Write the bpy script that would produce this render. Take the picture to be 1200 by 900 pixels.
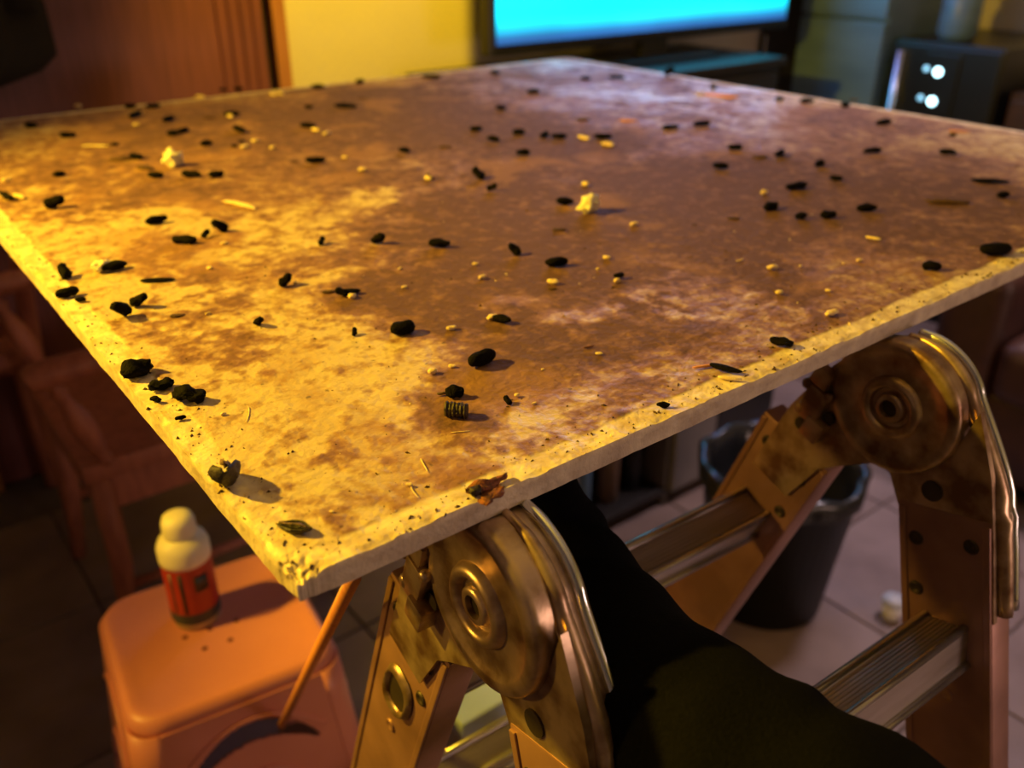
import bpy, bmesh, math, random
import numpy as np
from mathutils import Vector, Matrix, noise as mnoise

# ------------------------------------------------------------------ clear
for o in list(bpy.data.objects):
    bpy.data.objects.remove(o, do_unlink=True)
C = bpy.context.scene.collection
rnd = random.Random(7)

# ------------------------------------------------------------------ camera
CZ, FPX, PITCH = 1.28, 1039.0, math.radians(27.5)
cd = bpy.data.cameras.new('camera')
cam = bpy.data.objects.new('camera', cd); C.objects.link(cam)
cam.location = (0, 0, CZ)
cam.rotation_euler = (math.pi/2 - PITCH, 0, 0)
cd.sensor_width = 36.0
cd.lens = FPX/1200*36.0
cd.clip_start = 0.01
cd.dof.use_dof = True
cd.dof.focus_distance = 0.53
cd.dof.aperture_fstop = 5.2
bpy.context.scene.camera = cam

# room axes: everything in the room is square to u (along the board's right-hand edge) and v
RZ = math.radians(37.8)
U = Vector((math.cos(RZ), math.sin(RZ), 0)); V = Vector((-math.sin(RZ), math.cos(RZ), 0))
def W(a, b, z): return U*a + V*b + Vector((0, 0, z))

# ------------------------------------------------------------------ world, lights, exposure
vs = bpy.context.scene.view_settings
vs.view_transform = 'Standard'; vs.look = 'None'; vs.gamma = 1.0; vs.exposure = 0.0
vs.use_curve_mapping = False
w = bpy.data.worlds.new('world'); bpy.context.scene.world = w; w.use_nodes = True
w.node_tree.nodes['Background'].inputs[0].default_value = (0.5, 0.42, 0.40, 1)
w.node_tree.nodes['Background'].inputs[1].default_value = 0.004

def lamp(name, kind, loc, target, energy, color, size=0.1, angle=None, blend=0.5):
    d = bpy.data.lights.new(name, kind); d.energy = energy; d.color = color
    if kind == 'AREA': d.size = size
    else: d.shadow_soft_size = size
    if kind == 'SPOT': d.spot_size = angle; d.spot_blend = blend
    o = bpy.data.objects.new(name, d); C.objects.link(o); o.location = loc
    o.rotation_euler = (Vector(target)-Vector(loc)).to_track_quat('-Z', 'Y').to_euler()
    return o
# warm lamp of the room, on the left, outside the picture
lamp('warm_lamp', 'SPOT', (-1.22, 0.60, 1.76), (-0.05, 0.77, 1.62), 186, (1.0, 0.61, 0.025), 0.03, math.radians(112), 0.50)
# lower warm lamp on the same side, little above the height of the board
lamp('low_warm_lamp', 'SPOT', (-1.45, 0.42, 1.20), (0.0, 0.62, 0.86), 46, (1.0, 0.55, 0.06), 0.06, math.radians(78), 0.6)
# second warm lamp washing the yellow wall beside the door
lamp('wall_lamp', 'SPOT', tuple(W(1.20, 1.55, 2.3)), tuple(W(1.25, 2.3, 1.0)), 215, (1.0, 0.61, 0.018), 0.05, math.radians(54), 0.7)
# dim cool ceiling light over the right half of the room
o = lamp('ceiling_lamp', 'AREA', tuple(W(2.25, 0.70, 2.45)), tuple(W(2.1, 0.72, 0)), 8.5, (1.0, 0.76, 0.84), 0.3)
o.data.spread = math.radians(78)
# added faint fill from behind the camera, brightens the board's front edge
lamp('front_fill_light', 'AREA', tuple(W(1.5, -1.75, 0.90)), tuple(W(0.7, 0.3, 1.0)), 12.0, (1.0, 0.62, 0.52), 0.7)

# ------------------------------------------------------------------ materials
def mat(name, col, rough=0.6, metal=0.0, col2=None, scale=20, stretch=(1, 1, 1), bump=0.0, bscale=None,
        detail=6, lo=0.35, hi=0.7, spec=0.5, emit=None, estr=0.0, alpha=None, coat=0.0):
    m = bpy.data.materials.new(name); m.use_nodes = True
    nt = m.node_tree; b = nt.nodes['Principled BSDF']
    b.inputs['Roughness'].default_value = rough
    b.inputs['Metallic'].default_value = metal
    b.inputs['Specular IOR Level'].default_value = spec
    b.inputs['Coat Weight'].default_value = coat
    tc = nt.nodes.new('ShaderNodeTexCoord'); mp = nt.nodes.new('ShaderNodeMapping')
    mp.inputs['Scale'].default_value = stretch
    nt.links.new(tc.outputs['Object'], mp.inputs['Vector'])
    n = nt.nodes.new('ShaderNodeTexNoise'); n.inputs['Scale'].default_value = scale
    n.inputs['Detail'].default_value = detail
    nt.links.new(mp.outputs[0], n.inputs['Vector'])
    r = nt.nodes.new('ShaderNodeValToRGB')
    c2 = col2 if col2 else tuple(x*0.8 for x in col)
    r.color_ramp.elements[0].position = lo; r.color_ramp.elements[0].color = (*c2, 1)
    r.color_ramp.elements[1].position = hi; r.color_ramp.elements[1].color = (*col, 1)
    nt.links.new(n.outputs['Fac'], r.inputs['Fac'])
    nt.links.new(r.outputs['Color'], b.inputs['Base Color'])
    if bump:
        n2 = nt.nodes.new('ShaderNodeTexNoise'); n2.inputs['Scale'].default_value = bscale or scale*3
        n2.inputs['Detail'].default_value = 5
        nt.links.new(mp.outputs[0], n2.inputs['Vector'])
        bp = nt.nodes.new('ShaderNodeBump'); bp.inputs['Strength'].default_value = bump
        bp.inputs['Distance'].default_value = 0.002
        nt.links.new(n2.outputs['Fac'], bp.inputs['Height'])
        nt.links.new(bp.outputs[0], b.inputs['Normal'])
    if emit:
        b.inputs['Emission Color'].default_value = (*emit, 1); b.inputs['Emission Strength'].default_value = estr
    if alpha is not None: b.inputs['Alpha'].default_value = alpha
    return m

M = {}
M['wall'] = mat('wall_paint', (0.60, 0.55, 0.42), 0.8, col2=(0.56, 0.51, 0.39), scale=3, bump=0.15, bscale=120)
M['ceil'] = mat('ceiling_paint', (0.7, 0.68, 0.64), 0.9, scale=4)
M['tile'] = mat('floor_tile_glaze', (0.25, 0.185, 0.165), 0.42, col2=(0.15, 0.105, 0.092), scale=6, detail=8, bump=0.08, bscale=40)
M['grout'] = mat('grout', (0.10, 0.075, 0.065), 0.9, scale=60, bump=0.3)
M['door'] = mat('door_veneer', (0.20, 0.062, 0.060), 0.5, col2=(0.115, 0.034, 0.032), scale=16, stretch=(7, 7, 0.35), lo=0.3, hi=0.75, bump=0.05)
M['jamb'] = mat('jamb_wood', (0.42, 0.18, 0.05), 0.5, col2=(0.30, 0.12, 0.04), scale=14, stretch=(6, 6, 0.4))
M['darkgap'] = mat('door_gap_shade', (0.012, 0.010, 0.008), 0.9, scale=30)  # near-black colour stands in for the shade in the door gap
M['chair'] = mat('chair_wood', (0.52, 0.19, 0.11), 0.5, col2=(0.34, 0.115, 0.07), scale=12, stretch=(5, 5, 1), bump=0.05)
M['stool'] = mat('stool_plastic', (0.80, 0.31, 0.23), 0.38, col2=(0.72, 0.27, 0.20), scale=7, bump=0.03, bscale=150)
M['hole'] = mat('stool_hole', (0.20, 0.035, 0.02), 0.8, scale=30)
M['alu'] = mat('dirty_aluminium', (0.37, 0.20, 0.17), 0.42, 0.5, col2=(0.22, 0.115, 0.095), scale=14, detail=10, bump=0.12, bscale=90)
M['steel'] = mat('worn_zinc_steel', (0.60, 0.44, 0.30), 0.34, 0.8, col2=(0.20, 0.11, 0.065), scale=38, detail=10, bump=0.22, bscale=60, lo=0.36, hi=0.62)
M['dark_steel'] = mat('dark_steel', (0.06, 0.045, 0.035), 0.5, 0.6, scale=40)
M['rung'] = mat('rung_aluminium', (0.60, 0.55, 0.55), 0.33, 0.85, col2=(0.42, 0.37, 0.35), scale=20, stretch=(0.4, 4, 4), bump=0.06)
M['lip'] = mat('polished_step_edge', (0.70, 0.68, 0.70), 0.22, 0.9, scale=20)
M['rubber'] = mat('black_rubber', (0.012, 0.012, 0.012), 0.8, scale=40)
M['sleeve'] = mat('black_cloth', (0.0032, 0.0032, 0.005), 0.9, col2=(0.002, 0.002, 0.003), scale=400, bump=0.35, bscale=500, spec=0.06)
M['skin'] = mat('skin', (0.45, 0.24, 0.16), 0.55, scale=30, bump=0.05, bscale=300)
M['pellet'] = mat('dried_black_dirt', (0.0055, 0.0040, 0.0038), 0.8, col2=(0.002, 0.0016, 0.0015), scale=500, bump=0.6, bscale=700, spec=0.08)
M['husk'] = mat('dried_husk', (0.022, 0.011, 0.007), 0.6, col2=(0.015, 0.009, 0.006), scale=260, bump=0.6, bscale=400)
M['huskin'] = mat('husk_lining', (0.30, 0.17, 0.08), 0.7, col2=(0.05, 0.025, 0.012), scale=300, bump=0.5)
M['brown'] = mat('brown_dirt', (0.11, 0.05, 0.025), 0.9, col2=(0.05, 0.022, 0.012), scale=300, bump=0.6)
M['crumb'] = mat('pale_crumb', (0.86, 0.74, 0.46), 0.8, col2=(0.70, 0.50, 0.24), scale=300, bump=0.4)
M['fluff'] = mat('white_fluff', (0.93, 0.88, 0.72), 0.9, col2=(0.75, 0.66, 0.45), scale=260, bump=0.7)
M['orange'] = mat('orange_wood_splinter', (0.75, 0.34, 0.12), 0.7, col2=(0.55, 0.22, 0.08), scale=200, stretch=(1, 4, 4))
M['bark'] = mat('red_brown_bark', (0.30, 0.09, 0.035), 0.85, col2=(0.07, 0.025, 0.012), scale=260, bump=0.7)
M['rod'] = mat('varnished_stick', (0.62, 0.24, 0.08), 0.45, col2=(0.50, 0.18, 0.06), scale=60, stretch=(4, 4, 0.4))
M['cap'] = mat('cream_plastic', (0.92, 0.84, 0.62), 0.45, scale=10)
M['label_red'] = mat('red_label', (0.42, 0.035, 0.02), 0.4, col2=(0.34, 0.03, 0.018), scale=30)
M['label_dark'] = mat('dark_label_print', (0.02, 0.02, 0.02), 0.4, scale=30)
M['label_navy'] = mat('navy_label_band', (0.03, 0.045, 0.06), 0.4, scale=30)
M['clearbase'] = mat('pale_green_plastic', (0.50, 0.40, 0.22), 0.3, scale=30)
M['black'] = mat('black_plastic', (0.010, 0.010, 0.011), 0.35, scale=30)
M['blackwood'] = mat('black_wood', (0.016, 0.013, 0.011), 0.45, scale=10, stretch=(4, 4, 1))
M['greypanel'] = mat('grey_laminate', (0.20, 0.18, 0.17), 0.6, scale=9)
M['palegrey'] = mat('blue_grey_paint', (0.13, 0.22, 0.32), 0.4, col2=(0.09, 0.16, 0.24), scale=3, stretch=(1, 1, 5))
M['chrome'] = mat('chrome', (0.75, 0.78, 0.82), 0.18, 1.0, scale=20)
M['leather'] = mat('dark_brown_leather', (0.055, 0.020, 0.013), 0.45, col2=(0.035, 0.012, 0.008), scale=25, bump=0.2, bscale=160)
M['binblack'] = mat('matt_black_plastic', (0.0035, 0.0038, 0.0042), 0.5, scale=30, spec=0.25)
M['liner'] = mat('grey_bin_liner', (0.022, 0.024, 0.028), 0.22, col2=(0.012, 0.013, 0.015), scale=18, bump=0.5, bscale=30)
M['white'] = mat('white_plastic', (0.82, 0.83, 0.84), 0.35, scale=20)
M['greyplastic'] = mat('grey_plastic', (0.40, 0.42, 0.45), 0.4, scale=20)
M['bluebox'] = mat('pale_blue_card', (0.50, 0.62, 0.76), 0.5, col2=(0.42, 0.54, 0.70), scale=8)
M['coat'] = mat('dark_coat_cloth', (0.020, 0.016, 0.012), 0.95, scale=200, bump=0.3)
M['brownjar'] = mat('brown_glaze', (0.16, 0.09, 0.05), 0.4, scale=20)
M['led'] = mat('led_light', (0.8, 0.95, 1.0), 0.4, emit=(0.50, 0.88, 1.0), estr=7.0)
M['leddim'] = mat('led_light_dim', (0.6, 0.9, 1.0), 0.4, emit=(0.25, 0.68, 1.0), estr=1.6)

# ------------------------------------------------------------------ mesh helpers
def link(name, bm, m, parent=None, smooth=False, loc=None, rot=None, mats=None):
    bmesh.ops.recalc_face_normals(bm, faces=bm.faces)
    me = bpy.data.meshes.new(name); bm.to_mesh(me); bm.free()
    if smooth:
        for p in me.polygons: p.use_smooth = True
    for x in (mats or [m]): me.materials.append(x)
    o = bpy.data.objects.new(name, me); C.objects.link(o)
    if parent: o.parent = parent
    if loc is not None: o.location = loc
    if rot is not None: o.rotation_euler = rot
    return o
def sharp(o, ang=35):
    # smooth shading with sharp edges past an angle
    me = o.data; bm = bmesh.new(); bm.from_mesh(me)
    for e in bm.edges:
        if len(e.link_faces) == 2 and e.calc_face_angle(0) > math.radians(ang): e.smooth = False
    for f in bm.faces: f.smooth = True
    bm.to_mesh(me); bm.free(); return o
def bevel(bm, r, seg=2):
    bmesh.ops.bevel(bm, geom=list(bm.edges), offset=r, segments=seg, affect='EDGES', profile=0.6, clamp_overlap=True)
def box(x0, x1, y0, y1, z0, z1, r=0.0, seg=2, bm=None):
    b2 = bmesh.new()
    bmesh.ops.create_cube(b2, size=1)
    for q in b2.verts:
        q.co = Vector((x0+(q.co.x+.5)*(x1-x0), y0+(q.co.y+.5)*(y1-y0), z0+(q.co.z+.5)*(z1-z0)))
    if r: bevel(b2, r, seg)
    if bm is None: return b2
    me = bpy.data.meshes.new('t'); b2.to_mesh(me); b2.free(); bm.from_mesh(me); bpy.data.meshes.remove(me)
    return bm
def prism(poly, h0, h1, axis='X', bm=None):
    """extrude a 2-D polygon; axis is the extrusion axis, poly is in the other two axes (cyclic order y,z / x,z / x,y)"""
    bm = bm or bmesh.new()
    def P(a, b, h):
        return (h, a, b) if axis == 'X' else ((a, h, b) if axis == 'Y' else (a, b, h))
    A = [bm.verts.new(P(a, b, h0)) for a, b in poly]; B = [bm.verts.new(P(a, b, h1)) for a, b in poly]
    bm.faces.new(A); bm.faces.new(B[::-1])
    n = len(poly)
    for i in range(n): bm.faces.new((A[i], B[i], B[(i+1) % n], A[(i+1) % n]))
    return bm
def lathe(prof, seg=32, bm=None, mtx=None, cap=True):
    """profile [(r,z)] turned about z"""
    bm = bm or bmesh.new(); rings = []
    for r, z in prof:
        ring = []
        for i in range(seg):
            a = 2*math.pi*i/seg; p = Vector((r*math.cos(a), r*math.sin(a), z))
            ring.append(bm.verts.new(mtx @ p if mtx else p))
        rings.append(ring)
    for k in range(len(rings)-1):
        for i in range(seg):
            j = (i+1) % seg
            bm.faces.new((rings[k][i], rings[k][j], rings[k+1][j], rings[k+1][i]))
    if cap: bm.faces.new(rings[0][::-1]); bm.faces.new(rings[-1])
    return bm
def tube(path, radii, seg=16, bm=None, wob=None, flat=1.0):
    bm = bm or bmesh.new(); rings = []; pts = [Vector(p) for p in path]; up = Vector((0, 0, 1))
    for k, p in enumerate(pts):
        t = (pts[min(k+1, len(pts)-1)] - pts[max(k-1, 0)]).normalized()
        ref = up if abs(t.z) < 0.95 else Vector((1, 0, 0))
        a = t.cross(ref).normalized(); b = a.cross(t).normalized(); ring = []
        for i in range(seg):
            g = 2*math.pi*i/seg; r = radii[k]
            if wob: r *= 1 + wob(k/(len(pts)-1), g)
            ring.append(bm.verts.new(p + a*math.cos(g)*r + b*math.sin(g)*r*flat))
        rings.append(ring)
    for k in range(len(rings)-1):
        for i in range(seg):
            j = (i+1) % seg
            bm.faces.new((rings[k][i], rings[k][j], rings[k+1][j], rings[k+1][i]))
    bm.faces.new(rings[0][::-1]); bm.faces.new(rings[-1])
    return bm
def smooth_path(pts, rad, n):
    """Catmull-Rom through points, with radii"""
    P = [Vector(p) for p in pts]; out = []; rr = []
    for i in range(len(P)-1):
        p0, p1, p2, p3 = P[max(i-1, 0)], P[i], P[i+1], P[min(i+2, len(P)-1)]
        for k in range(n):
            t = k/n
            out.append(0.5*((2*p1)+(p2-p0)*t+(2*p0-5*p1+4*p2-p3)*t*t+(3*p1-p0-3*p2+p3)*t**3))
            rr.append(rad[i]*(1-t)+rad[i+1]*t)
    out.append(P[-1]); rr.append(rad[-1]); return out, rr
def tag(o, label, cat, group=None):
    o['label'] = label; o['category'] = cat
    if group: o['group'] = group
    return o
def struct(o): o['kind'] = 'structure'; return o
def root(name, a, b, z, rot=0.0):
    """an Empty at a thing's base, turned to the room's axes"""
    o = bpy.data.objects.new(name, None); C.objects.link(o); o.empty_display_size = 0.05
    o.location = W(a, b, z); o.rotation_euler = (0, 0, RZ+rot); return o

# pixel -> point on a horizontal plane (a direction; the distance comes from the plane it lies on)
def ray(px, py):
    dx, dy = px-600, py-450; c, s = math.cos(PITCH), math.sin(PITCH)
    return Vector((dx, FPX*c-dy*s, -(dy*c+FPX*s)))/FPX
def onz(px, py, z):
    r = ray(px, py); return Vector((0, 0, CZ)) + r*((z-CZ)/r.z)

# ------------------------------------------------------------------ the room
fl = root('floor', 0, 0, 0); bpy.data.objects.remove(fl)
bm = box(-1.5, 3.7, -2.0, 2.42, -0.06, -0.004)
floor = link('floor', bm, M['grout']); floor.rotation_euler.z = RZ; struct(floor)
TS = 0.41
tb = box(-TS/2+.003, TS/2-.003, -TS/2+.003, TS/2-.003, -0.008, 0.0, 0.0015, 1)
tme = None
for i in range(-7, 5):
    for j in range(-6, 4):
        cu, cv = 1.838+TS*(i+.5), 0.868+TS*(j+.5)
        if cu-TS/2 < -1.5 or cu+TS/2 > 3.7 or cv+TS/2 > 2.42 or cv-TS/2 < -2.0: continue
        if tme is None:
            t = link('tile', tb, M['tile'], floor); tme = t.data
        else:
            t = bpy.data.objects.new('tile', tme); C.objects.link(t); t.parent = floor
        t.location = (cu, cv, rnd.uniform(-.0004, .0004)); t.rotation_euler.z = rnd.choice((0, math.pi/2, math.pi))
def wallobj(name, a0, a1, b0, b1, z0, z1, m):
    o = link(name, box(a0, a1, b0, b1, z0, z1), m); o.rotation_euler.z = RZ; return struct(o)
D0, D1 = 0.13, 0.985          # door leaf along u
wf = wallobj('wall_far', D1+.012, 3.6, 2.30, 2.42, 0, 2.5, M['wall'])
wallobj('wall_far_left', -1.5, D0-.05, 2.30, 2.42, 0, 2.5, M['wall'])
wallobj('wall_far_top', D0-.05, D1+.012, 2.30, 2.42, 2.08, 2.5, M['wall'])
wallobj('wall_left', -1.62, -1.5, -2.0, 2.42, 0, 2.5, M['wall'])
wallobj('wall_right', 3.6, 3.72, -2.0, 2.42, 0, 2.5, M['wall'])
wallobj('wall_near', -1.62, 3.72, -2.12, -2.0, 0, 2.5, M['wall'])
wallobj('ceiling', -1.62, 3.72, -2.12, 2.42, 2.5, 2.6, M['ceil'])
d = wallobj('door_1', D0, D1-.008, 2.285, 2.325, 0.008, 2.03, M['door'])
h = link('door_handle', tube([(D0+.07, 2.285, 1.02), (D0+.07, 2.235, 1.02), (D0+.18, 2.230, 1.02)], [.009]*3, 10), M['chrome'], d, True)
# fluted stile strips near the door's edge
for k, xx in enumerate((.865, .895, .925, .955)):
    link('moulding', box(xx-.008, xx+.008, 2.279, 2.287, 0.01, 2.02, .003, 1), M['door'], d)
wallobj('gap_shade_strip', D1-.008, D1+.012, 2.30, 2.40, 0, 2.08, M['darkgap'])  # dark strip put in for the shaded gap beside the door leaf
wallobj('trim_2', D1+.012, D1+.048, 2.268, 2.302, 0, 2.10, M['jamb'])
wallobj('trim_3', D0-.085, D0, 2.268, 2.302, 0, 2.10, M['jamb'])
wallobj('trim_4', D0-.085, D1+.048, 2.266, 2.302, 2.04, 2.12, M['jamb'])
wallobj('baseboard_far', D1+.05, 3.6, 2.285, 2.302, 0, 0.08, M['jamb'])
wallobj('baseboard_right', 3.585, 3.602, -2.0, 2.285, 0, 0.08, M['jamb'])

# ------------------------------------------------------------------ the board
BT, BS, TH = CZ-0.265, 1.2535, 0.0146
NB = onz(345, 680, BT); NU, NV = NB.dot(U), NB.dot(V)
def hashn(ix, iy, seed):
    n = (ix*374761393 + iy*668265263 + seed*974711) & 0x7fffffff
    n = ((n ^ (n >> 13))*1274126177) & 0x7fffffff
    return ((n ^ (n >> 16)) & 0xffff)/65535.0
def vnoise(x, y, seed):
    ix = np.floor(x).astype(np.int64); iy = np.floor(y).astype(np.int64)
    fx = x-ix; fy = y-iy; fx = fx*fx*(3-2*fx); fy = fy*fy*(3-2*fy)
    a = hashn(ix, iy, seed); b = hashn(ix+1, iy, seed); c = hashn(ix, iy+1, seed); d = hashn(ix+1, iy+1, seed)
    return (a*(1-fx)+b*fx)*(1-fy)+(c*(1-fx)+d*fx)*fy
def fbm(x, y, seed, oct=5, g=0.5):
    t = 0*x; amp = 1.0; tot = 0
    for k in range(oct):
        t = t+amp*vnoise(x*2**k+17*k, y*2**k+31*k, seed+k); tot += amp; amp *= g
    return t/tot
def sstep(a, b, x):
    t = np.clip((x-a)/(b-a), 0, 1); return t*t*(3-2*t)

def make_board():
    n = 430
    t = np.linspace(0, 1, n+1)**1.7
    a, b = np.meshgrid(t*BS, t*BS, indexing='ij')
    # warp so that stains get torn edges
    wx = fbm(a*9, b*9, 3)-.5; wy = fbm(a*9, b*9, 9)-.5
    wa, wb = a+.10*wx, b+.10*wy
    big = fbm(wa*8, wb*8, 21, 6, .58)
    mid = fbm(wa*26, wb*26, 41, 5, .6)
    fine = fbm(a*85, b*85, 55, 4, .6)
    dirt = 0.36*big+0.38*mid+0.26*fine
    dirt = .06+.72*sstep(0.36, 0.64, dirt)
    # stains and clean patches seen on the board, plus fading lamp light painted as darker colour (place, radii along u and v, strength)
    for px, py, ru, rv, sgn in STAINS_AND_FALLOFF:
        p = onz(px, py, BT)-NB; pu, pv = p.dot(U), p.dot(V)
        rr = np.sqrt(((wa-pu)/ru)**2+((wb-pv)/rv)**2)+(.9*(fine-.5)+.9*(mid-.5))
        dirt = dirt+sgn*(1-sstep(.35, 1.15, rr))
    dirt = np.clip(dirt, 0, 1)
    red = sstep(.56, .72, fbm(wa*11+5, wb*11+3, 77, 5, .55))
    # the clean rim where the panel lay on its frame
    e = np.minimum.reduce([a+.004*(fine-.5), b+.004*(fine-.5), BS-b, BS-a])
    rag = .0165+.007*(fbm(a*40, b*40, 88, 4)-.5)
    rim = 1-sstep(rag-.0015, rag+.0015, e)
    # relief
    z = (.0011*(fine-.5)+.0014*(mid-.5))*(1-.85*rim) - .0004*rim
    # broken near corner and nicked edge
    dn = np.sqrt((a+.5*b*0)**2+b**2)
    chip = (1-sstep(.0, .022, dn+.012*(fbm(a*260, b*260, 99, 3)-.5)))
    z = z-.0052*chip*(.6+.8*fbm(a*300, b*300, 12, 3))
    nick = sstep(.58, .72, fbm(a*55+9, b*55+2, 66, 3))*(1-sstep(.0, .005, np.minimum(a, b)))
    z = z-.0011*nick
    # slight wander of the sawn edges
    ax = a+(1-sstep(0, .006, a))*(.0009*(fbm(b*60, b*0+3, 4, 4)-.5)+.003*chip*fbm(b*300, b*0+1, 8, 3))
    by = b+(1-sstep(0, .006, b))*(.0009*(fbm(a*60, a*0+7, 14, 4)-.5)+.0035*chip*fbm(a*300, a*0+2, 18, 3))
    co = np.stack([ax, by, z], -1).reshape(-1, 3)
    idx = np.arange((n+1)*(n+1)).reshape(n+1, n+1)
    q = np.stack([idx[:-1, :-1], idx[1:, :-1], idx[1:, 1:], idx[:-1, 1:]], -1).reshape(-1, 4)
    # side walls: the rim of the grid carried down to the underside in three rows
    loop = np.concatenate([idx[:, 0], idx[-1, 1:], idx[-2::-1, -1], idx[0, -2:0:-1]])
    base = len(co); L = len(loop); verts = [co]; faces = [q]; prev = loop
    dirtv = [dirt.reshape(-1)]; rimv = [rim.reshape(-1)]; redv = [red.reshape(-1)]; sidev = [0*dirt.reshape(-1)]
    for k, f in enumerate((.33, .66, 1.0)):
        c = co[loop].copy(); lat = .0010*(fbm(np.cumsum(np.linalg.norm(np.diff(co[loop], axis=0, prepend=co[loop][:1]), axis=1))*70, np.zeros(L)+k*.7, 5, 4)-.5)
        c[:, 2] = c[:, 2]*(1-f) - TH*f
        c[:, 0] += lat; c[:, 1] += lat
        cur = np.arange(base, base+L); base += L
        verts.append(c)
        faces.append(np.stack([prev, np.roll(prev, -1), np.roll(cur, -1), cur], -1)[:, ::-1])
        for lst, val in ((dirtv, .25), (rimv, 1.0), (redv, 0.0), (sidev, 1.0)): lst.append(np.full(L, val))
        prev = cur
    verts = np.concatenate(verts); faces = np.concatenate(faces)
    me = bpy.data.meshes.new('board')
    flist = faces.tolist(); flist.append(prev.tolist()[::-1])
    me.from_pydata(verts.tolist(), [], flist); me.update()
    for nm, arr in (('dirt', dirtv), ('rim', rimv), ('red', redv), ('side', sidev)):
        at = me.attributes.new(nm, 'FLOAT', 'POINT')
        at.data.foreach_set('value', np.concatenate(arr).astype(np.float32))
    ns = len(q); sm = np.zeros(len(flist), dtype=bool); sm[:ns] = True
    me.polygons.foreach_set('use_smooth', sm)
    # material
    m = bpy.data.materials.new('soiled_board'); m.use_nodes = True; nt = m.node_tree; N = nt.nodes; Lk = nt.links
    bs = N['Principled BSDF']
    tc = N.new('ShaderNodeTexCoord')
    def attr(nm):
        x = N.new('ShaderNodeAttribute'); x.attribute_name = nm; return x.outputs['Fac']
    def noise(sc, det=6):
        x = N.new('ShaderNodeTexNoise'); x.inputs['Scale'].default_value = sc; x.inputs['Detail'].default_value = det
        Lk.new(tc.outputs['Object'], x.inputs['Vector']); return x.outputs['Fac']
    def math_(op, p, q):
        x = N.new('ShaderNodeMath'); x.operation = op; x.use_clamp = False
        for i, s in enumerate((p, q)):
            if isinstance(s, (int, float)): x.inputs[i].default_value = s
            else: Lk.new(s, x.inputs[i])
        return x.outputs[0]
    def mix(f, c1, c2):
        x = N.new('ShaderNodeMix'); x.data_type = 'RGBA'
        Lk.new(f, x.inputs['Factor'])
        for s, i in ((c1, 6), (c2, 7)):
            if isinstance(s, tuple): x.inputs[i].default_value = (*s, 1)
            else: Lk.new(s, x.inputs[i])
        return x.outputs[2]
    grain = noise(240, 8)
    d2 = math_('ADD', attr('dirt'), math_('MULTIPLY', math_('SUBTRACT', grain, .5), 1.2))
    d2 = math_('ADD', d2, math_('MULTIPLY', math_('SUBTRACT', noise(55, 12), .5), 1.5))
    d2 = math_('SUBTRACT', d2, math_('MULTIPLY', math_('SUBTRACT', noise(120, 8), .52), 1.0))
    ramp = N.new('ShaderNodeValToRGB'); cr = ramp.color_ramp
    cr.elements[0].position = 0.0; cr.elements[0].color = (.60, .47, .28, 1)
    cr.elements[1].position = 1.0; cr.elements[1].color = (.115, .052, .042, 1)
    for ps, cc in ((.26, (.42, .275, .155)), (.58, (.235, .115, .080))):
        e_ = cr.elements.new(ps); e_.color = (*cc, 1)
    Lk.new(d2, ramp.inputs['Fac'])
    c1 = mix(math_('MULTIPLY', attr('red'), .45), ramp.outputs['Color'], (.34, .17, .085))
    specks = N.new('ShaderNodeValToRGB'); specks.color_ramp.elements[0].position = .27; specks.color_ramp.elements[1].position = .33
    specks.color_ramp.elements[0].color = (1, 1, 1, 1); specks.color_ramp.elements[1].color = (0, 0, 0, 1)
    Lk.new(noise(150, 3), specks.inputs['Fac'])
    c1 = mix(math_('MULTIPLY', specks.outputs['Color'], .7), c1, (.05, .03, .02))
    clean = N.new('ShaderNodeValToRGB'); clean.color_ramp.elements[0].position = .34; clean.color_ramp.elements[1].position = .60
    clean.color_ramp.elements[0].color = (.52, .38, .22, 1); clean.color_ramp.elements[1].color = (.82, .70, .48, 1)
    Lk.new(noise(60, 8), clean.inputs['Fac'])
    side = N.new('ShaderNodeValToRGB'); side.color_ramp.elements[0].position = .3; side.color_ramp.elements[1].position = .7
    side.color_ramp.elements[0].color = (.40, .31, .24, 1); side.color_ramp.elements[1].color = (.66, .56, .43, 1)
    Lk.new(noise(45, 9), side.inputs['Fac'])
    cl2 = mix(attr('side'), clean.outputs['Color'], side.outputs['Color'])
    c2 = mix(attr('rim'), c1, cl2)
    Lk.new(c2, bs.inputs['Base Color'])
    rr = N.new('ShaderNodeMapRange'); rr.inputs['To Min'].default_value = .22; rr.inputs['To Max'].default_value = .80
    Lk.new(math_('ADD', math_('MULTIPLY', attr('dirt'), .9), math_('MULTIPLY', noise(30), .4)), rr.inputs['Value'])
    Lk.new(rr.outputs[0], bs.inputs['Roughness'])
    bs.inputs['Specular IOR Level'].default_value = .42
    bp = N.new('ShaderNodeBump'); bp.inputs['Strength'].default_value = .7; bp.inputs['Distance'].default_value = .0022
    Lk.new(noise(170, 10), bp.inputs['Height']); Lk.new(bp.outputs[0], bs.inputs['Normal'])
    me.materials.append(m)
    o = bpy.data.objects.new('board', me); C.objects.link(o)
    o.location = NB; o.rotation_euler.z = RZ
    return tag(o, 'large square board with dirt-stained top and clean pale rim, resting on the ladder', 'board')
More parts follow.
